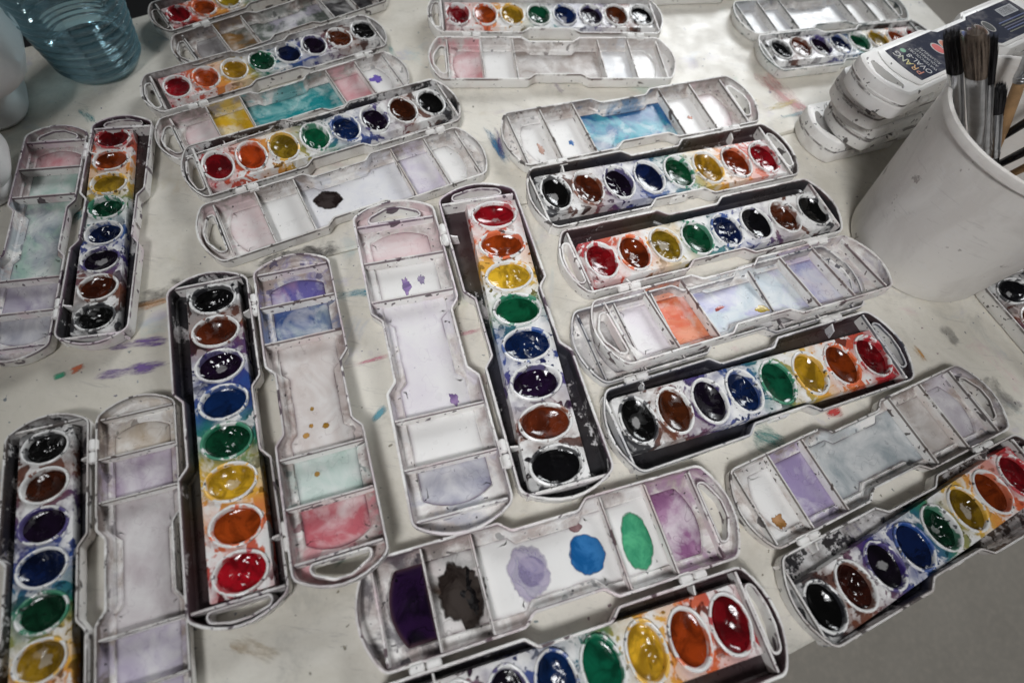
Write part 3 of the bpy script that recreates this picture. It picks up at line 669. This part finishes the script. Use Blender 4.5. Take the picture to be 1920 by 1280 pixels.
make_set('C', 'watercolor set whose pale lid holds one dark brown dried paint blot', -15.86, 30.34, 37.8, 0.999, 1.038, -0.47, 0.19, 0.33, 0.64, 0.48, 0.50, GR, [(pink, 0.22), (wht, 0.12), ((0.55, 0.56, 0.66), 0.25), (lil, 0.35), (wht, 0.12)], puddles=[(-1.6, 0.35, 0.95, 0.80, 0.22, (0.022, 0.012, 0.010), 1.0, 11)])
make_set('D', 'fairly clean watercolor set at the top with reddish first well and grey brown middle well', -2.27, 48.84, 16.1, 1.028, 1.050, -0.16, 0.47, 0.30, 0.52, 0.30, 0.15, BR, [(red, 0.42, pink), (wht, 0.15), ((0.40, 0.35, 0.32), 0.70), (bgr, 0.25), (wht, 0.10)])
make_set('E', 'watercolor set with wet blue middle well in the lid above its pans', 9.0, 32.75, 208.3, 1.070, 1.079, -0.04, 0.10, -0.05, -2.1, 0.50, 0.70, GR, [(pink, 0.20), (wht, 0.15), ((0.05, 0.20, 0.38), 0.98, (0.12, 0.42, 0.50), 0.5), (wht, 0.15), (wht, 0.2)], puddles=[(-4.9, 0.2, 0.20, 0.15, 0.5, (0.65, 0.22, 0.10), 0.8, 21), (5.1, 0.5, 0.2, 0.25, 0.5, (0.03, 0.17, 0.45), 0.9, 22), (7.5, 0.6, 0.2, 0.5, 0.5, (0.50, 0.26, 0.18), 0.7, 23)], dark=0.7)
make_set('F', 'watercolor set with orange second well, its open lid resting on another lid', 11.94, 27.78, 27.9, 1.071, 1.003, 0.0, 0.55, -0.12, 0.36, 0.40, 0.72, (0.20, 0.10, 0.11), [((0.66, 0.58, 0.66), 0.30), (org, 0.85, (0.72, 0.33, 0.20), 0.3), ((0.56, 0.62, 0.66), 0.6, (0.36, 0.36, 0.60)), (lil, 0.55, (0.22, 0.25, 0.55)), ((0.46, 0.43, 0.50), 0.6)], tilt=(-0.155, 0, R(1.0)), puddles=[(0.9, -0.9, 0.45, 0.25, 0.5, (0.75, 0.52, 0.06), 0.8, 31), (-1.6, 0.0, 0.35, 0.12, 0.6, (0.6, 0.1, 0.07), 0.8, 32)], dark=0.6)
make_set('G', 'watercolor set with black filled tray gutters, its lid mostly hidden under another lid', 15.69, 16.68, 208.8, 1.039, 1.042, -0.24, 0.06, -0.02, -2.08, 0.55, 1.0, (0.07, 0.08, 0.12), [(gr, 0.6)] * 5, dark=0.85)
make_set('H', 'watercolor set in the middle with purple edged lid and bright red paint at the top', 0.05, 17.84, -64.9, 1.106, 1.025, 0.23, 0.31, 0.24, -3.52, 0.42, 0.66, PU, [(pink, 0.28), (wht, 0.10), ((0.56, 0.46, 0.62), 0.16), (wht, 0.08), ((0.40, 0.40, 0.48), 0.62)], puddles=[(-4.4, -0.2, 0.55, 0.22, 0.6, (0.36, 0.22, 0.50), 0.7, 41), (-4.6, 0.7, 0.35, 0.2, 0.6, (0.4, 0.3, 0.5), 0.55, 42), (3.2, 0.9, 0.35, 0.2, 0.6, (0.3, 0.16, 0.4), 0.7, 43)], dark=1.3)
make_set('I', 'watercolor set with pink well by the lid handle and blue lilac end wells', -14.65, 7.99, 117.1, 1.006, 0.956, 0.28, 0.33, -0.14, -0.09, 0.62, 0.66, (0.13, 0.07, 0.10), [((0.58, 0.22, 0.25), 0.72, (0.66, 0.42, 0.44)), (mint, 0.42), ((0.56, 0.48, 0.45), 0.45), ((0.10, 0.17, 0.36), 0.95, (0.34, 0.40, 0.46)), ((0.22, 0.20, 0.42), 0.95, (0.36, 0.26, 0.42))], tilt=(0, R(2.6), 0), puddles=[(-1.6, -0.3, 0.16, 0.2, 0.2, (0.45, 0.22, 0.02), 0.9, 51), (-1.4, 0.5, 0.13, 0.13, 0.2, (0.45, 0.22, 0.02), 0.9, 52), (-1.9, 0.85, 0.16, 0.2, 0.2, (0.45, 0.22, 0.02), 0.9, 53), (-0.4, 0.3, 0.13, 0.12, 0.2, (0.4, 0.22, 0.03), 0.9, 54), (-4.2, 0.6, 0.15, 0.15, 0.2, (0.45, 0.24, 0.03), 0.9, 55)])
make_set('J', 'dim watercolor set in the corner with tan and lilac wells in its lid', -19.50, -1.30, 116.9, 0.898, 0.909, 0.06, 0.21, 0.12, 0.88, 0.66, 0.60, GR, [(lil, 0.4), (lil, 0.4), ((0.54, 0.48, 0.50), 0.45), ((0.44, 0.35, 0.46), 0.6), ((0.54, 0.46, 0.37), 0.6)], dark=0.75)
make_set('K', 'watercolor set by the white bottles with pale mint and grey green lid wells', -26.86, 19.81, -69.4, 0.907, 0.891, 0.47, -0.05, -0.45, 2.3, 0.55, 0.62, PU, [(pink, 0.55), (mint, 0.5), ((0.34, 0.40, 0.44), 0.65, (0.42, 0.56, 0.50)), ((0.40, 0.36, 0.46), 0.55), ((0.42, 0.42, 0.48), 0.55)], dark=0.68)
make_set('L', 'watercolor set along the bottom with blue and green paint puddles in its lid', 6.60, -0.63, -154.0, 1.010, 1.059, -0.24, 0.33, -0.30, -0.69, 0.46, 0.70, (0.17, 0.07, 0.10), [((0.36, 0.20, 0.33), 0.9, (0.46, 0.30, 0.42), 0.5), (wht, 0.10), (wht, 0.10), ((0.12, 0.09, 0.075), 0.62, (0.62, 0.57, 0.56), 0.4), ((0.020, 0.010, 0.030), 1.6, (0.05, 0.02, 0.075), 1.0)],
         puddles=[(-4.55, 0.25, 0.85, 1.42, 0.14, (0.06, 0.42, 0.20), 0.95, 61), (-1.75, 0.15, 1.0, 0.98, 0.12, (0.015, 0.16, 0.42), 1.0, 62), (1.5, 0.15, 1.10, 1.30, 0.22, (0.42, 0.33, 0.56), 0.38, 63), (1.35, 0.1, 0.72, 0.72, 0.12, (0.30, 0.22, 0.50), 0.38, 64), (5.1, 0.15, 1.12, 1.5, 0.42, (0.030, 0.019, 0.014), 1.0, 65), (4.75, 0.3, 0.62, 1.1, 0.3, (0.006, 0.004, 0.004), 0.9, 67), (-1.6, -1.25, 0.35, 0.25, 0.2, (0.26, 0.12, 0.12), 0.8, 66)], dark=1.15)
make_set('M', 'watercolor set overhanging the table edge above the bare floor', 25.06, 9.65, 213.3, 0.971, 1.004, -0.12, 0.39, 0.15, 3.6, 0.64, 0.55, GR, [((0.45, 0.40, 0.46), 0.5), ((0.46, 0.41, 0.38), 0.6), ((0.40, 0.44, 0.46), 0.65), ((0.42, 0.36, 0.52), 0.85), (wht, 0.15)], puddles=[(7.8, 1.2, 0.35, 0.45, 0.6, (0.45, 0.20, 0.04), 0.8, 71)], dark=0.66)
make_set('N', 'watercolor set at the top by the stack with pale lid wells and glinting pans', 25.30, 53.01, 204.5, 0.897, 1.10, 0.04, -0.5, -0.5, -1.05, 0.40, 0.45, (0.08, 0.14, 0.14), [(wht, 0.12), (wht, 0.12), ((0.52, 0.56, 0.62), 0.3), ((0.50, 0.54, 0.62), 0.3), (bgr, 0.25)])
oset = make_set('O', 'watercolor set at the side beside the bucket with handwriting along its tray', 38.8, 20.9, 121.5, 1.0, 1.0, 0, 0.3, 0.1, 0, 0.55, 0.45, GR, [(tan, 0.4), (org, 0.4), (lil, 0.4), (blu, 0.5), (org, 0.5)])
make_set('P', 'watercolor set peeking in at the top edge behind the cleanest set', 13.3, 65.0, 20, 1.0, 1.0, 0, 0.3, 0, 0, 0.3, 0.3, GR, [(wht, 0.2)] * 5)

def text_mesh(s, size, shear=0.0, ext=0.0):
    cu = bpy.data.curves.new('lettering', 'FONT'); cu.body = s; cu.size = size * CM; cu.align_x = 'CENTER'; cu.align_y = 'CENTER'; cu.shear = shear; cu.extrude = ext * CM; cu.resolution_u = 3
    t = bpy.data.objects.new('lettering', cu); col.objects.link(t)
    me = bpy.data.meshes.new_from_object(t.evaluated_get(bpy.context.evaluated_depsgraph_get())); bpy.data.objects.remove(t); me.materials.clear(); me.materials.append(M['print']); return me
obj('handwriting', text_mesh('HGt Spencer', 0.62, 0.25), oset.children[0], (5.6, W + 0.015, 0.52), (R(90), 0, R(180)), tint=(0.03, 0.025, 0.04))

# ------------------------------------------------------------------ closed sets in the stack
CLOSED = 'closed watercolor sets in the stack'
def closed_set(label, cx, cy, ang, z, S, dirt, tint, with_label=False):
    rnd = random.Random(label); root = empty('closed_watercolor_set', (cx, cy, z), R(ang), label, 'paint set', CLOSED, (S, S, S))
    P = lambda **k: dict(dict(seed=rnd.uniform(0, 40), dirt=dirt, tint=tint, ink=0.1, rimz=9.0), **k)
    tr = obj('tray', ME['tray'], root, **P(rimz=HB)); obj('handle_ring', ME['ring_b'], tr, **P())
    ld = obj('lid', ME['lid'], root, (0, 0, HB + HL + 0.03), (math.pi, 0, 0), **P(rimz=HL)); obj('handle_ring', ME['ring_l'], ld, **P())
    for x in (-6.70, 7.20): obj('hinge', ME['hinge'], root, (x, -W - 0.10, HB + 0.02), **P())
    pl = offset(outline(1.98, 8.9, 8.3, 1.72, 2.1, 0.34, 0.3, 0.15, 8.45, 7.85), 0.0)
    b = B(); l0 = b.loop(pl, 0.0); l1 = b.loop(pl, 0.05); l2 = b.loop(offset(pl, 0.05), 0.08); b.bridge(l0, l1); b.bridge(l1, l2); b.f.append(l2); b.m.append(0)
    panel = obj('raised_panel', b.mesh('raised_panel', [M['plastic']]), root, (0, 0, HB + HL + 0.028), **P(dirt=dirt * 0.8))
    if with_label:
        lb = offset(outline(1.72, 7.7, 7.55, 1.72, 2.1, 0.30, 0.08, 0.08, 7.55, 7.4), 0); vs = [(x, y, 0.0) for x, y in lb]
        lab = obj('printed_label', mesh('printed_label', vs, [list(range(len(vs)))], [M['label']]), root, (0, 0, HB + HL + 0.115), seed=3.0)
        # lettering reads from the far side of the table
        tz = HB + HL + 0.122
        def put(s, size, x, y, c, name='lettering'):
            return obj(name, text_mesh(s, size), lab, (x, y, 0.008), (0, 0, R(90)), tint=c)
        for s_, dy, c in (('P', -1.02, (0.50, 0.14, 0.06)), ('R', -0.50, (0.55, 0.30, 0.08)), ('A', 0.04, (0.52, 0.45, 0.12)), ('N', 0.58, (0.40, 0.42, 0.30)), ('G', 1.12, (0.45, 0.44, 0.42))):
            put(s_, 0.82, -6.75, dy - 0.05, c)
        put('OVAL-8', 0.66, -6.05, -0.42, (0.48, 0.48, 0.47))
        for k, s_ in enumerate(('WATERCOLORS', 'AQUARELLES', 'ACUARELAS')): put(s_, 0.36, -5.45 + k * 0.42, -0.2, (0.40, 0.40, 0.40))
        cs = [(0.55, 0.03, 0.025), (0.52, 0.13, 0.05), (0.55, 0.40, 0.05), (0.04, 0.24, 0.10), (0.02, 0.07, 0.28), (0.10, 0.03, 0.15), (0.17, 0.055, 0.02), (0.015, 0.015, 0.015)]
        for k, c in enumerate(cs):
            r_ = mesh('printed_oval', [(x, y, 0) for x, y in ellipse(0.42, 0.66, 24)], [list(range(24))], [M['print']]); obj('printed_oval', r_, lab, (-3.3 + k * 0.88, 0.1, 0.006), (0, 0, 0.0), tint=(0.42, 0.40, 0.38))
            r_ = mesh('printed_oval', [(x, y, 0) for x, y in ellipse(0.33, 0.56, 24)], [list(range(24))], [M['print']]); obj('printed_oval', r_, lab, (-3.3 + k * 0.88, 0.1, 0.010), (0, 0, 0.0), tint=c)
        g = mesh('printed_seal', [(x, y, 0) for x, y in ellipse(0.22, 0.22, 20)], [list(range(20))], [M['print']]); obj('printed_seal', g, lab, (-6.05, 1.15, 0.008), tint=(0.07, 0.30, 0.15))
        bc = B()
        bc.box(5.2, 7.2, 0.35, 1.25, 0.004, 0.008); obj('barcode_patch', bc.mesh('barcode_patch', [M['print']], False), lab, tint=(0.55, 0.56, 0.58))
        x = 5.3; bc = B(); rb = random.Random(4)
        while x < 7.05:
            wv = rb.choice([0.03, 0.05, 0.08]); bc.box(x, x + wv, 0.42, 1.18, 0.008, 0.012); x += wv + rb.choice([0.03, 0.05, 0.07])
        obj('barcode_bars', bc.mesh('barcode_bars', [M['print']], False), lab, tint=(0.02, 0.02, 0.025))
        for k in range(5):
            bc = B(); bc.box(4.0, 7.3 - 0.3 * (k % 3), -0.1 - k * 0.26, -0.02 - k * 0.26, 0.004, 0.008); obj('printed_line', bc.mesh('printed_line', [M['print']], False), lab, tint=((0.10, 0.14, 0.32), (0.20, 0.20, 0.14), (0.12, 0.12, 0.2))[k % 3])
    return root
def from_apex(ax, ay, ang, S): return ax + A * S * math.cos(R(ang)), ay + A * S * math.sin(R(ang))
SZ = 0.96; DZ = 2.18 * SZ
for k, (ax, ay, an, lb, dt) in enumerate([(20.2, 39.6, 30, 'bottom closed watercolor set of the stack, jutting out furthest', 0.62), (21.5, 38.9, 35, 'closed watercolor set second from the bottom of the stack', 0.6), (20.7, 38.5, 36, 'closed watercolor set just under the labelled one in the stack', 0.55), (20.5, 36.9, 41, 'top closed watercolor set of the stack with dark printed label', 0.28)]):
    cx, cy = from_apex(ax, ay, an, SZ); closed_set(lb, cx, cy, an, 0.03 + k * (DZ + 0.06), SZ, dt, GR, k == 3)

# ------------------------------------------------------------------ bucket and brushes
def lathe(name, prof, n, mats, fm=None, cap=True):
    b = B(); ls = [b.loop([(r * math.cos(2 * math.pi * k / n), r * math.sin(2 * math.pi * k / n)) for k in range(n)], z) for r, z in prof]
    for i, (p, q) in enumerate(zip(ls, ls[1:])): b.bridge(p, q, fm[i] if fm else 0)
    if cap: b.f.append(ls[0][::-1]); b.m.append(fm[0] if fm else 0); b.f.append(ls[-1]); b.m.append(fm[-1] if fm else 0)
    return b.mesh(name, mats)
BC = (28.4, 31.25)
bk = empty('bucket', (BC[0], BC[1], 0.03), 0, 'white plastic bucket holding paintbrushes beside the stack', 'bucket')
obj('bucket_body', lathe('bucket_body', [(4.75, 0), (5.0, 0.10), (5.08, 0.3), (5.2, 1.5), (5.65, 6), (6.08, 10.75), (6.10, 11.0), (6.12, 11.2), (6.06, 11.3), (5.94, 11.3), (5.88, 11.2), (5.85, 10.7), (5.42, 6), (4.95, 0.9), (4.7, 0.45)], 96, [M['bucket']]), bk)
obj('rim_band', lathe('rim_band', [(6.09, 10.72), (6.21, 10.76), (6.24, 11.1), (6.18, 11.28), (6.08, 11.315), (6.00, 11.31)], 96, [M['bucket']], None, False), bk)
def frame_to(o, p0, p1, roll=0.0):
    d = Vector(p1) - Vector(p0); qt = d.to_track_quat('Z', 'Y'); o.rotation_mode = 'QUATERNION'; o.rotation_quaternion = qt @ Matrix.Rotation(roll, 4, 'Z').to_quaternion(); o.location = Vector(p0) * CM
def brush(label, p0, p1, fer0, fer1, wr, wf, flatn, hm, bm_, length, roll=0.0, bristle=2.6, seed=0, bar=False, group='paintbrushes standing in the bucket'):
    """p0 handle end, p1 direction point; fer0..fer1 ferrule span (cm along the axis); wr handle radius, wf ferrule half width, flatn flatness"""
    o = empty('paintbrush', p0, 0, label, 'paintbrush', group); frame_to(o, p0, p1, roll)
    obj('handle', lathe('handle', [(wr * 0.45, 0), (wr * 0.6, 0.3), (wr * 0.75, fer0 * 0.3), (wr * 1.1, fer0 * 0.75), (wr, fer0 - 0.3), (wr * 0.95, fer0 + 0.5)], 16, [M[hm]]), o, seed=seed * 1.3)
    def ell(k): return [(k[0] * math.cos(2 * math.pi * j / 28), k[1] * math.sin(2 * math.pi * j / 28)) for j in range(28)]
    b = B(); ls = []; L = fer1 - fer0
    for t, g in ((0, 0.98), (0.06, 1.0), (0.09, 1.10), (0.12, 1.0), (0.16, 1.0), (0.19, 1.10), (0.22, 1.0), (0.45, 0), (1.0, 1)):
        if t < 0.4: k = (wr * 1.1 * g, wr * 1.1 * g)
        elif t < 0.9: k = (wr * 0.5 + wf * 0.6, max(wr * 0.8, flatn))
        else: k = (wf, flatn)
        ls.append(b.loop(ell(k), fer0 + t * L))
    for p, q in zip(ls, ls[1:]): b.bridge(p, q)
    obj('ferrule', b.mesh('ferrule', [M['steel']]), o, seed=seed * 2.1)
    rnd = random.Random(seed); vs = []; fs = []
    for i in range(420):
        a = rnd.uniform(0, 2 * math.pi); rr = math.sqrt(rnd.random()); x, y = rr * wf * 0.95 * math.cos(a), rr * flatn * 0.95 * math.sin(a)
        sx, sy = x * rnd.uniform(0.95, 1.25) + rnd.gauss(0, 0.05), y * rnd.uniform(0.9, 1.5) + rnd.gauss(0, 0.05); h = bristle * rnd.uniform(0.80, 1.04) * (1 - 0.10 * rr * rr)
        i0 = len(vs); wd = 0.035; t = rnd.uniform(0, math.pi); cx_, cy_ = wd * math.cos(t), wd * math.sin(t)
        mx, my = (x + sx) / 2 + x * 0.06, (y + sy) / 2 + y * 0.06
        vs += [(x - cx_, y - cy_, fer1 - 0.15), (x + cx_, y + cy_, fer1 - 0.15), (mx + cx_, my + cy_, fer1 + h * 0.55), (mx - cx_, my - cy_, fer1 + h * 0.55), (sx, sy, fer1 + h)]
        fs += [[i0, i0 + 1, i0 + 2, i0 + 3], [i0 + 3, i0 + 2, i0 + 4]]
    ls = []; b = B(); b.v = vs; b.f = fs; b.m = [0] * len(fs)
    for g, t in ((0.93, -0.1), (1.0, 0.3), (0.98, 0.62), (0.7, 0.84)): ls.append(b.loop(ell((wf * g, flatn * g)), fer1 + t * bristle))
    for p, q in zip(ls, ls[1:]): b.bridge(p, q)
    b.f.append(ls[-1]); b.m.append(0)
    obj('bristles', b.mesh('bristles', [M[bm_]]), o, seed=seed * 1.7)
    return o
brush('wide brown bristle brush standing frontmost in the bucket', (32.6, 31.3, 0.8), (22.3, 32.1, 13.3), 9.7, 15.6, 0.36, 0.62, 0.34, 'wood', 'bristle', 20, R(40), 3.3, 1)
brush('dark bristle brush with wide ferrule left of the frontmost brush', (31.9, 33.0, 0.8), (21.6, 33.1, 12.9), 9.6, 15.0, 0.32, 0.45, 0.30, 'blackwood', 'darkbristle', 20, R(40), 3.1, 2)
brush('black bristle brush with narrow bright ferrule right of the frontmost brush', (32.3, 30.0, 0.9), (23.3, 32.6, 13.2), 9.3, 14.4, 0.26, 0.26, 0.24, 'blackwood', 'darkbristle', 20, R(20), 3.0, 3)
brush('short round brush with pointed black tip low inside the bucket', (32.3, 28.9, 1.2), (26.0, 33.9, 11.0), 8.6, 11.4, 0.24, 0.30, 0.28, 'blackwood', 'darkbristle', 18, 0, 2.0, 4)
brush('bare wood brush leaning on the far side of the bucket', (31.9, 33.3, 0.9), (27.4, 35.4, 11.5), 11.2, 13.2, 0.34, 0.40, 0.28, 'wood', 'bristle', 18, 0.6, 2.6, 5)
brush('upper black handled brush inside the bucket below the bare wood brush', (28.3, 35.7, 1.0), (29.5, 34.5, 9.0), 13.8, 16.0, 0.27, 0.30, 0.24, 'blackwood', 'darkbristle', 18, 0, 2.2, 6)
brush('lower black handled brush crossing the inside of the bucket', (29.5, 35.3, 1.0), (28.7, 31.7, 9.0), 13.8, 16.0, 0.27, 0.30, 0.26, 'blackwood', 'bristle', 18, 0, 2.2, 7)
brush('pale wood handled brush lowest at the front inside the bucket', (31.0, 35.1, 1.0), (29.6, 31.6, 8.0), 13.9, 16.0, 0.25, 0.28, 0.24, 'wood', 'bristle', 18, 0, 2.0, 8)

# ------------------------------------------------------------------ water bottle and white jugs
bt = empty('water_bottle', (-35.2, 34.3, 0.03), 0, 'clear blue ribbed plastic bottle with a little water, standing at the table corner', 'bottle')
prof = [(0.3, 0.25), (1.6, 0.12), (2.35, 0.0), (2.75, 0.12), (2.95, 0.45)]
z = 0.7
while z < 13:
    r0 = 3.02 + min(0.62, 0.145 * z)
    prof += [(r0, z), (r0 + 0.03, z + 0.14), (r0 - 0.03, z + 0.30), (r0 - 0.11, z + 0.40), (r0 - 0.03, z + 0.50)]; z += 0.62
prof += [(3.6, 13.4), (3.2, 14.6), (2.2, 16.0), (1.35, 17.2), (1.3, 18.4)]
inner = [(max(0.05, r - 0.07), zz + (0.06 if zz < 0.5 else 0)) for r, zz in prof[::-1]]
def shell_lathe(name, pr, n, mats, cap=True):
    b = B(); ls = [b.loop([(r * math.cos(2 * math.pi * k / n), r * math.sin(2 * math.pi * k / n)) for k in range(n)], zz) for r, zz in pr]
    for p, q in zip(ls, ls[1:]): b.bridge(p, q)
    b.f.append(ls[0][::-1]); b.m.append(0)
    if cap: b.f.append(ls[-1]); b.m.append(0)
    me = b.mesh(name, mats); return me
obj('bottle_body', shell_lathe('bottle_body', prof, 72, [M['bottle']], False), bt)
wp = [(r - 0.075, zz + (0.065 if zz < 0.5 else 0)) for r, zz in prof if zz < 3.0]; zt = wp[-1][1]
obj('water', shell_lathe('water', wp + [(wp[-1][0] - 0.02, zt + 0.02), (0.05, zt + 0.02)], 72, [M['water']]), bt)
tb = B(); lo = []
for k in range(24):
    zz = 0.9 + k * 0.45; rr = 3.02 + min(0.62, 0.145 * zz) + 0.07
    i = len(tb.v)
    for a in (-0.085, -0.04, 0.04, 0.085): tb.v.append((rr * math.cos(R(-62) + a), rr * math.sin(R(-62) + a), zz))
    lo.append(i)
for p, q in zip(lo, lo[1:]):
    for j in range(3): tb.f.append([p + j, p + j + 1, q + j + 1, q + j]); tb.m.append(0)
ts = obj('side_strip', tb.mesh('side_strip', [mat_thin('frosted_strip', (0.93, 0.97, 0.985), 0.3, 0.12)]), bt)
obj('screw_cap', lathe('screw_cap', [(1.35, 17.6), (1.5, 17.7), (1.5, 19.1), (1.4, 19.3), (0.2, 19.3)], 40, [M['jug']]), bt, seed=1.0)

def jug(label, x, y, s):
    o = empty('white_bottle', (x, y, 0.03), 0, label, 'bottle', 'white plastic bottles at the table side', (s, s, s))
    b = B(); ls = []
    def sq(r, p=3.2, n=64): return [(math.copysign(abs(math.cos(2 * math.pi * k / n)) ** (2 / p), math.cos(2 * math.pi * k / n)) * r, math.copysign(abs(math.sin(2 * math.pi * k / n)) ** (2 / p), math.sin(2 * math.pi * k / n)) * r) for k in range(n)]
    for r, zz in ((2.5, 0), (2.95, 0.08), (3.15, 0.35), (3.10, 0.75), (2.85, 1.15), (2.72, 1.5), (2.80, 1.9), (3.15, 2.35), (3.75, 2.8), (4.40, 3.15), (4.75, 3.38), (4.92, 3.7), (4.96, 4.2), (4.6, 5.6), (3.9, 7.4), (3.2, 9.2), (2.5, 10.8), (1.8, 12.0), (1.4, 12.6), (1.4, 13.4)): ls.append(b.loop(sq(r, 3.2 if zz < 9.5 else 2.2), zz))
    for p, q in zip(ls, ls[1:]): b.bridge(p, q)
    b.f += [ls[0][::-1], ls[-1]]; b.m += [0, 0]
    obj('bottle_body', b.mesh('bottle_body', [M['jug']]), o, seed=2.0)
    obj('screw_cap', lathe('screw_cap', [(1.5, 13.0), (1.62, 13.1), (1.62, 14.7), (1.5, 14.9), (0.2, 14.9)], 40, [M['jug']]), o, seed=4.0)
    o.rotation_euler = (0, 0, R(35)); return o
jug('white plastic bottle with a pinched waist standing in front of the blue bottle', -40.6, 27.6, 1.0)
jug('white plastic bottle barely peeking in below the other white bottle', -36.2, 20.6, 0.58)
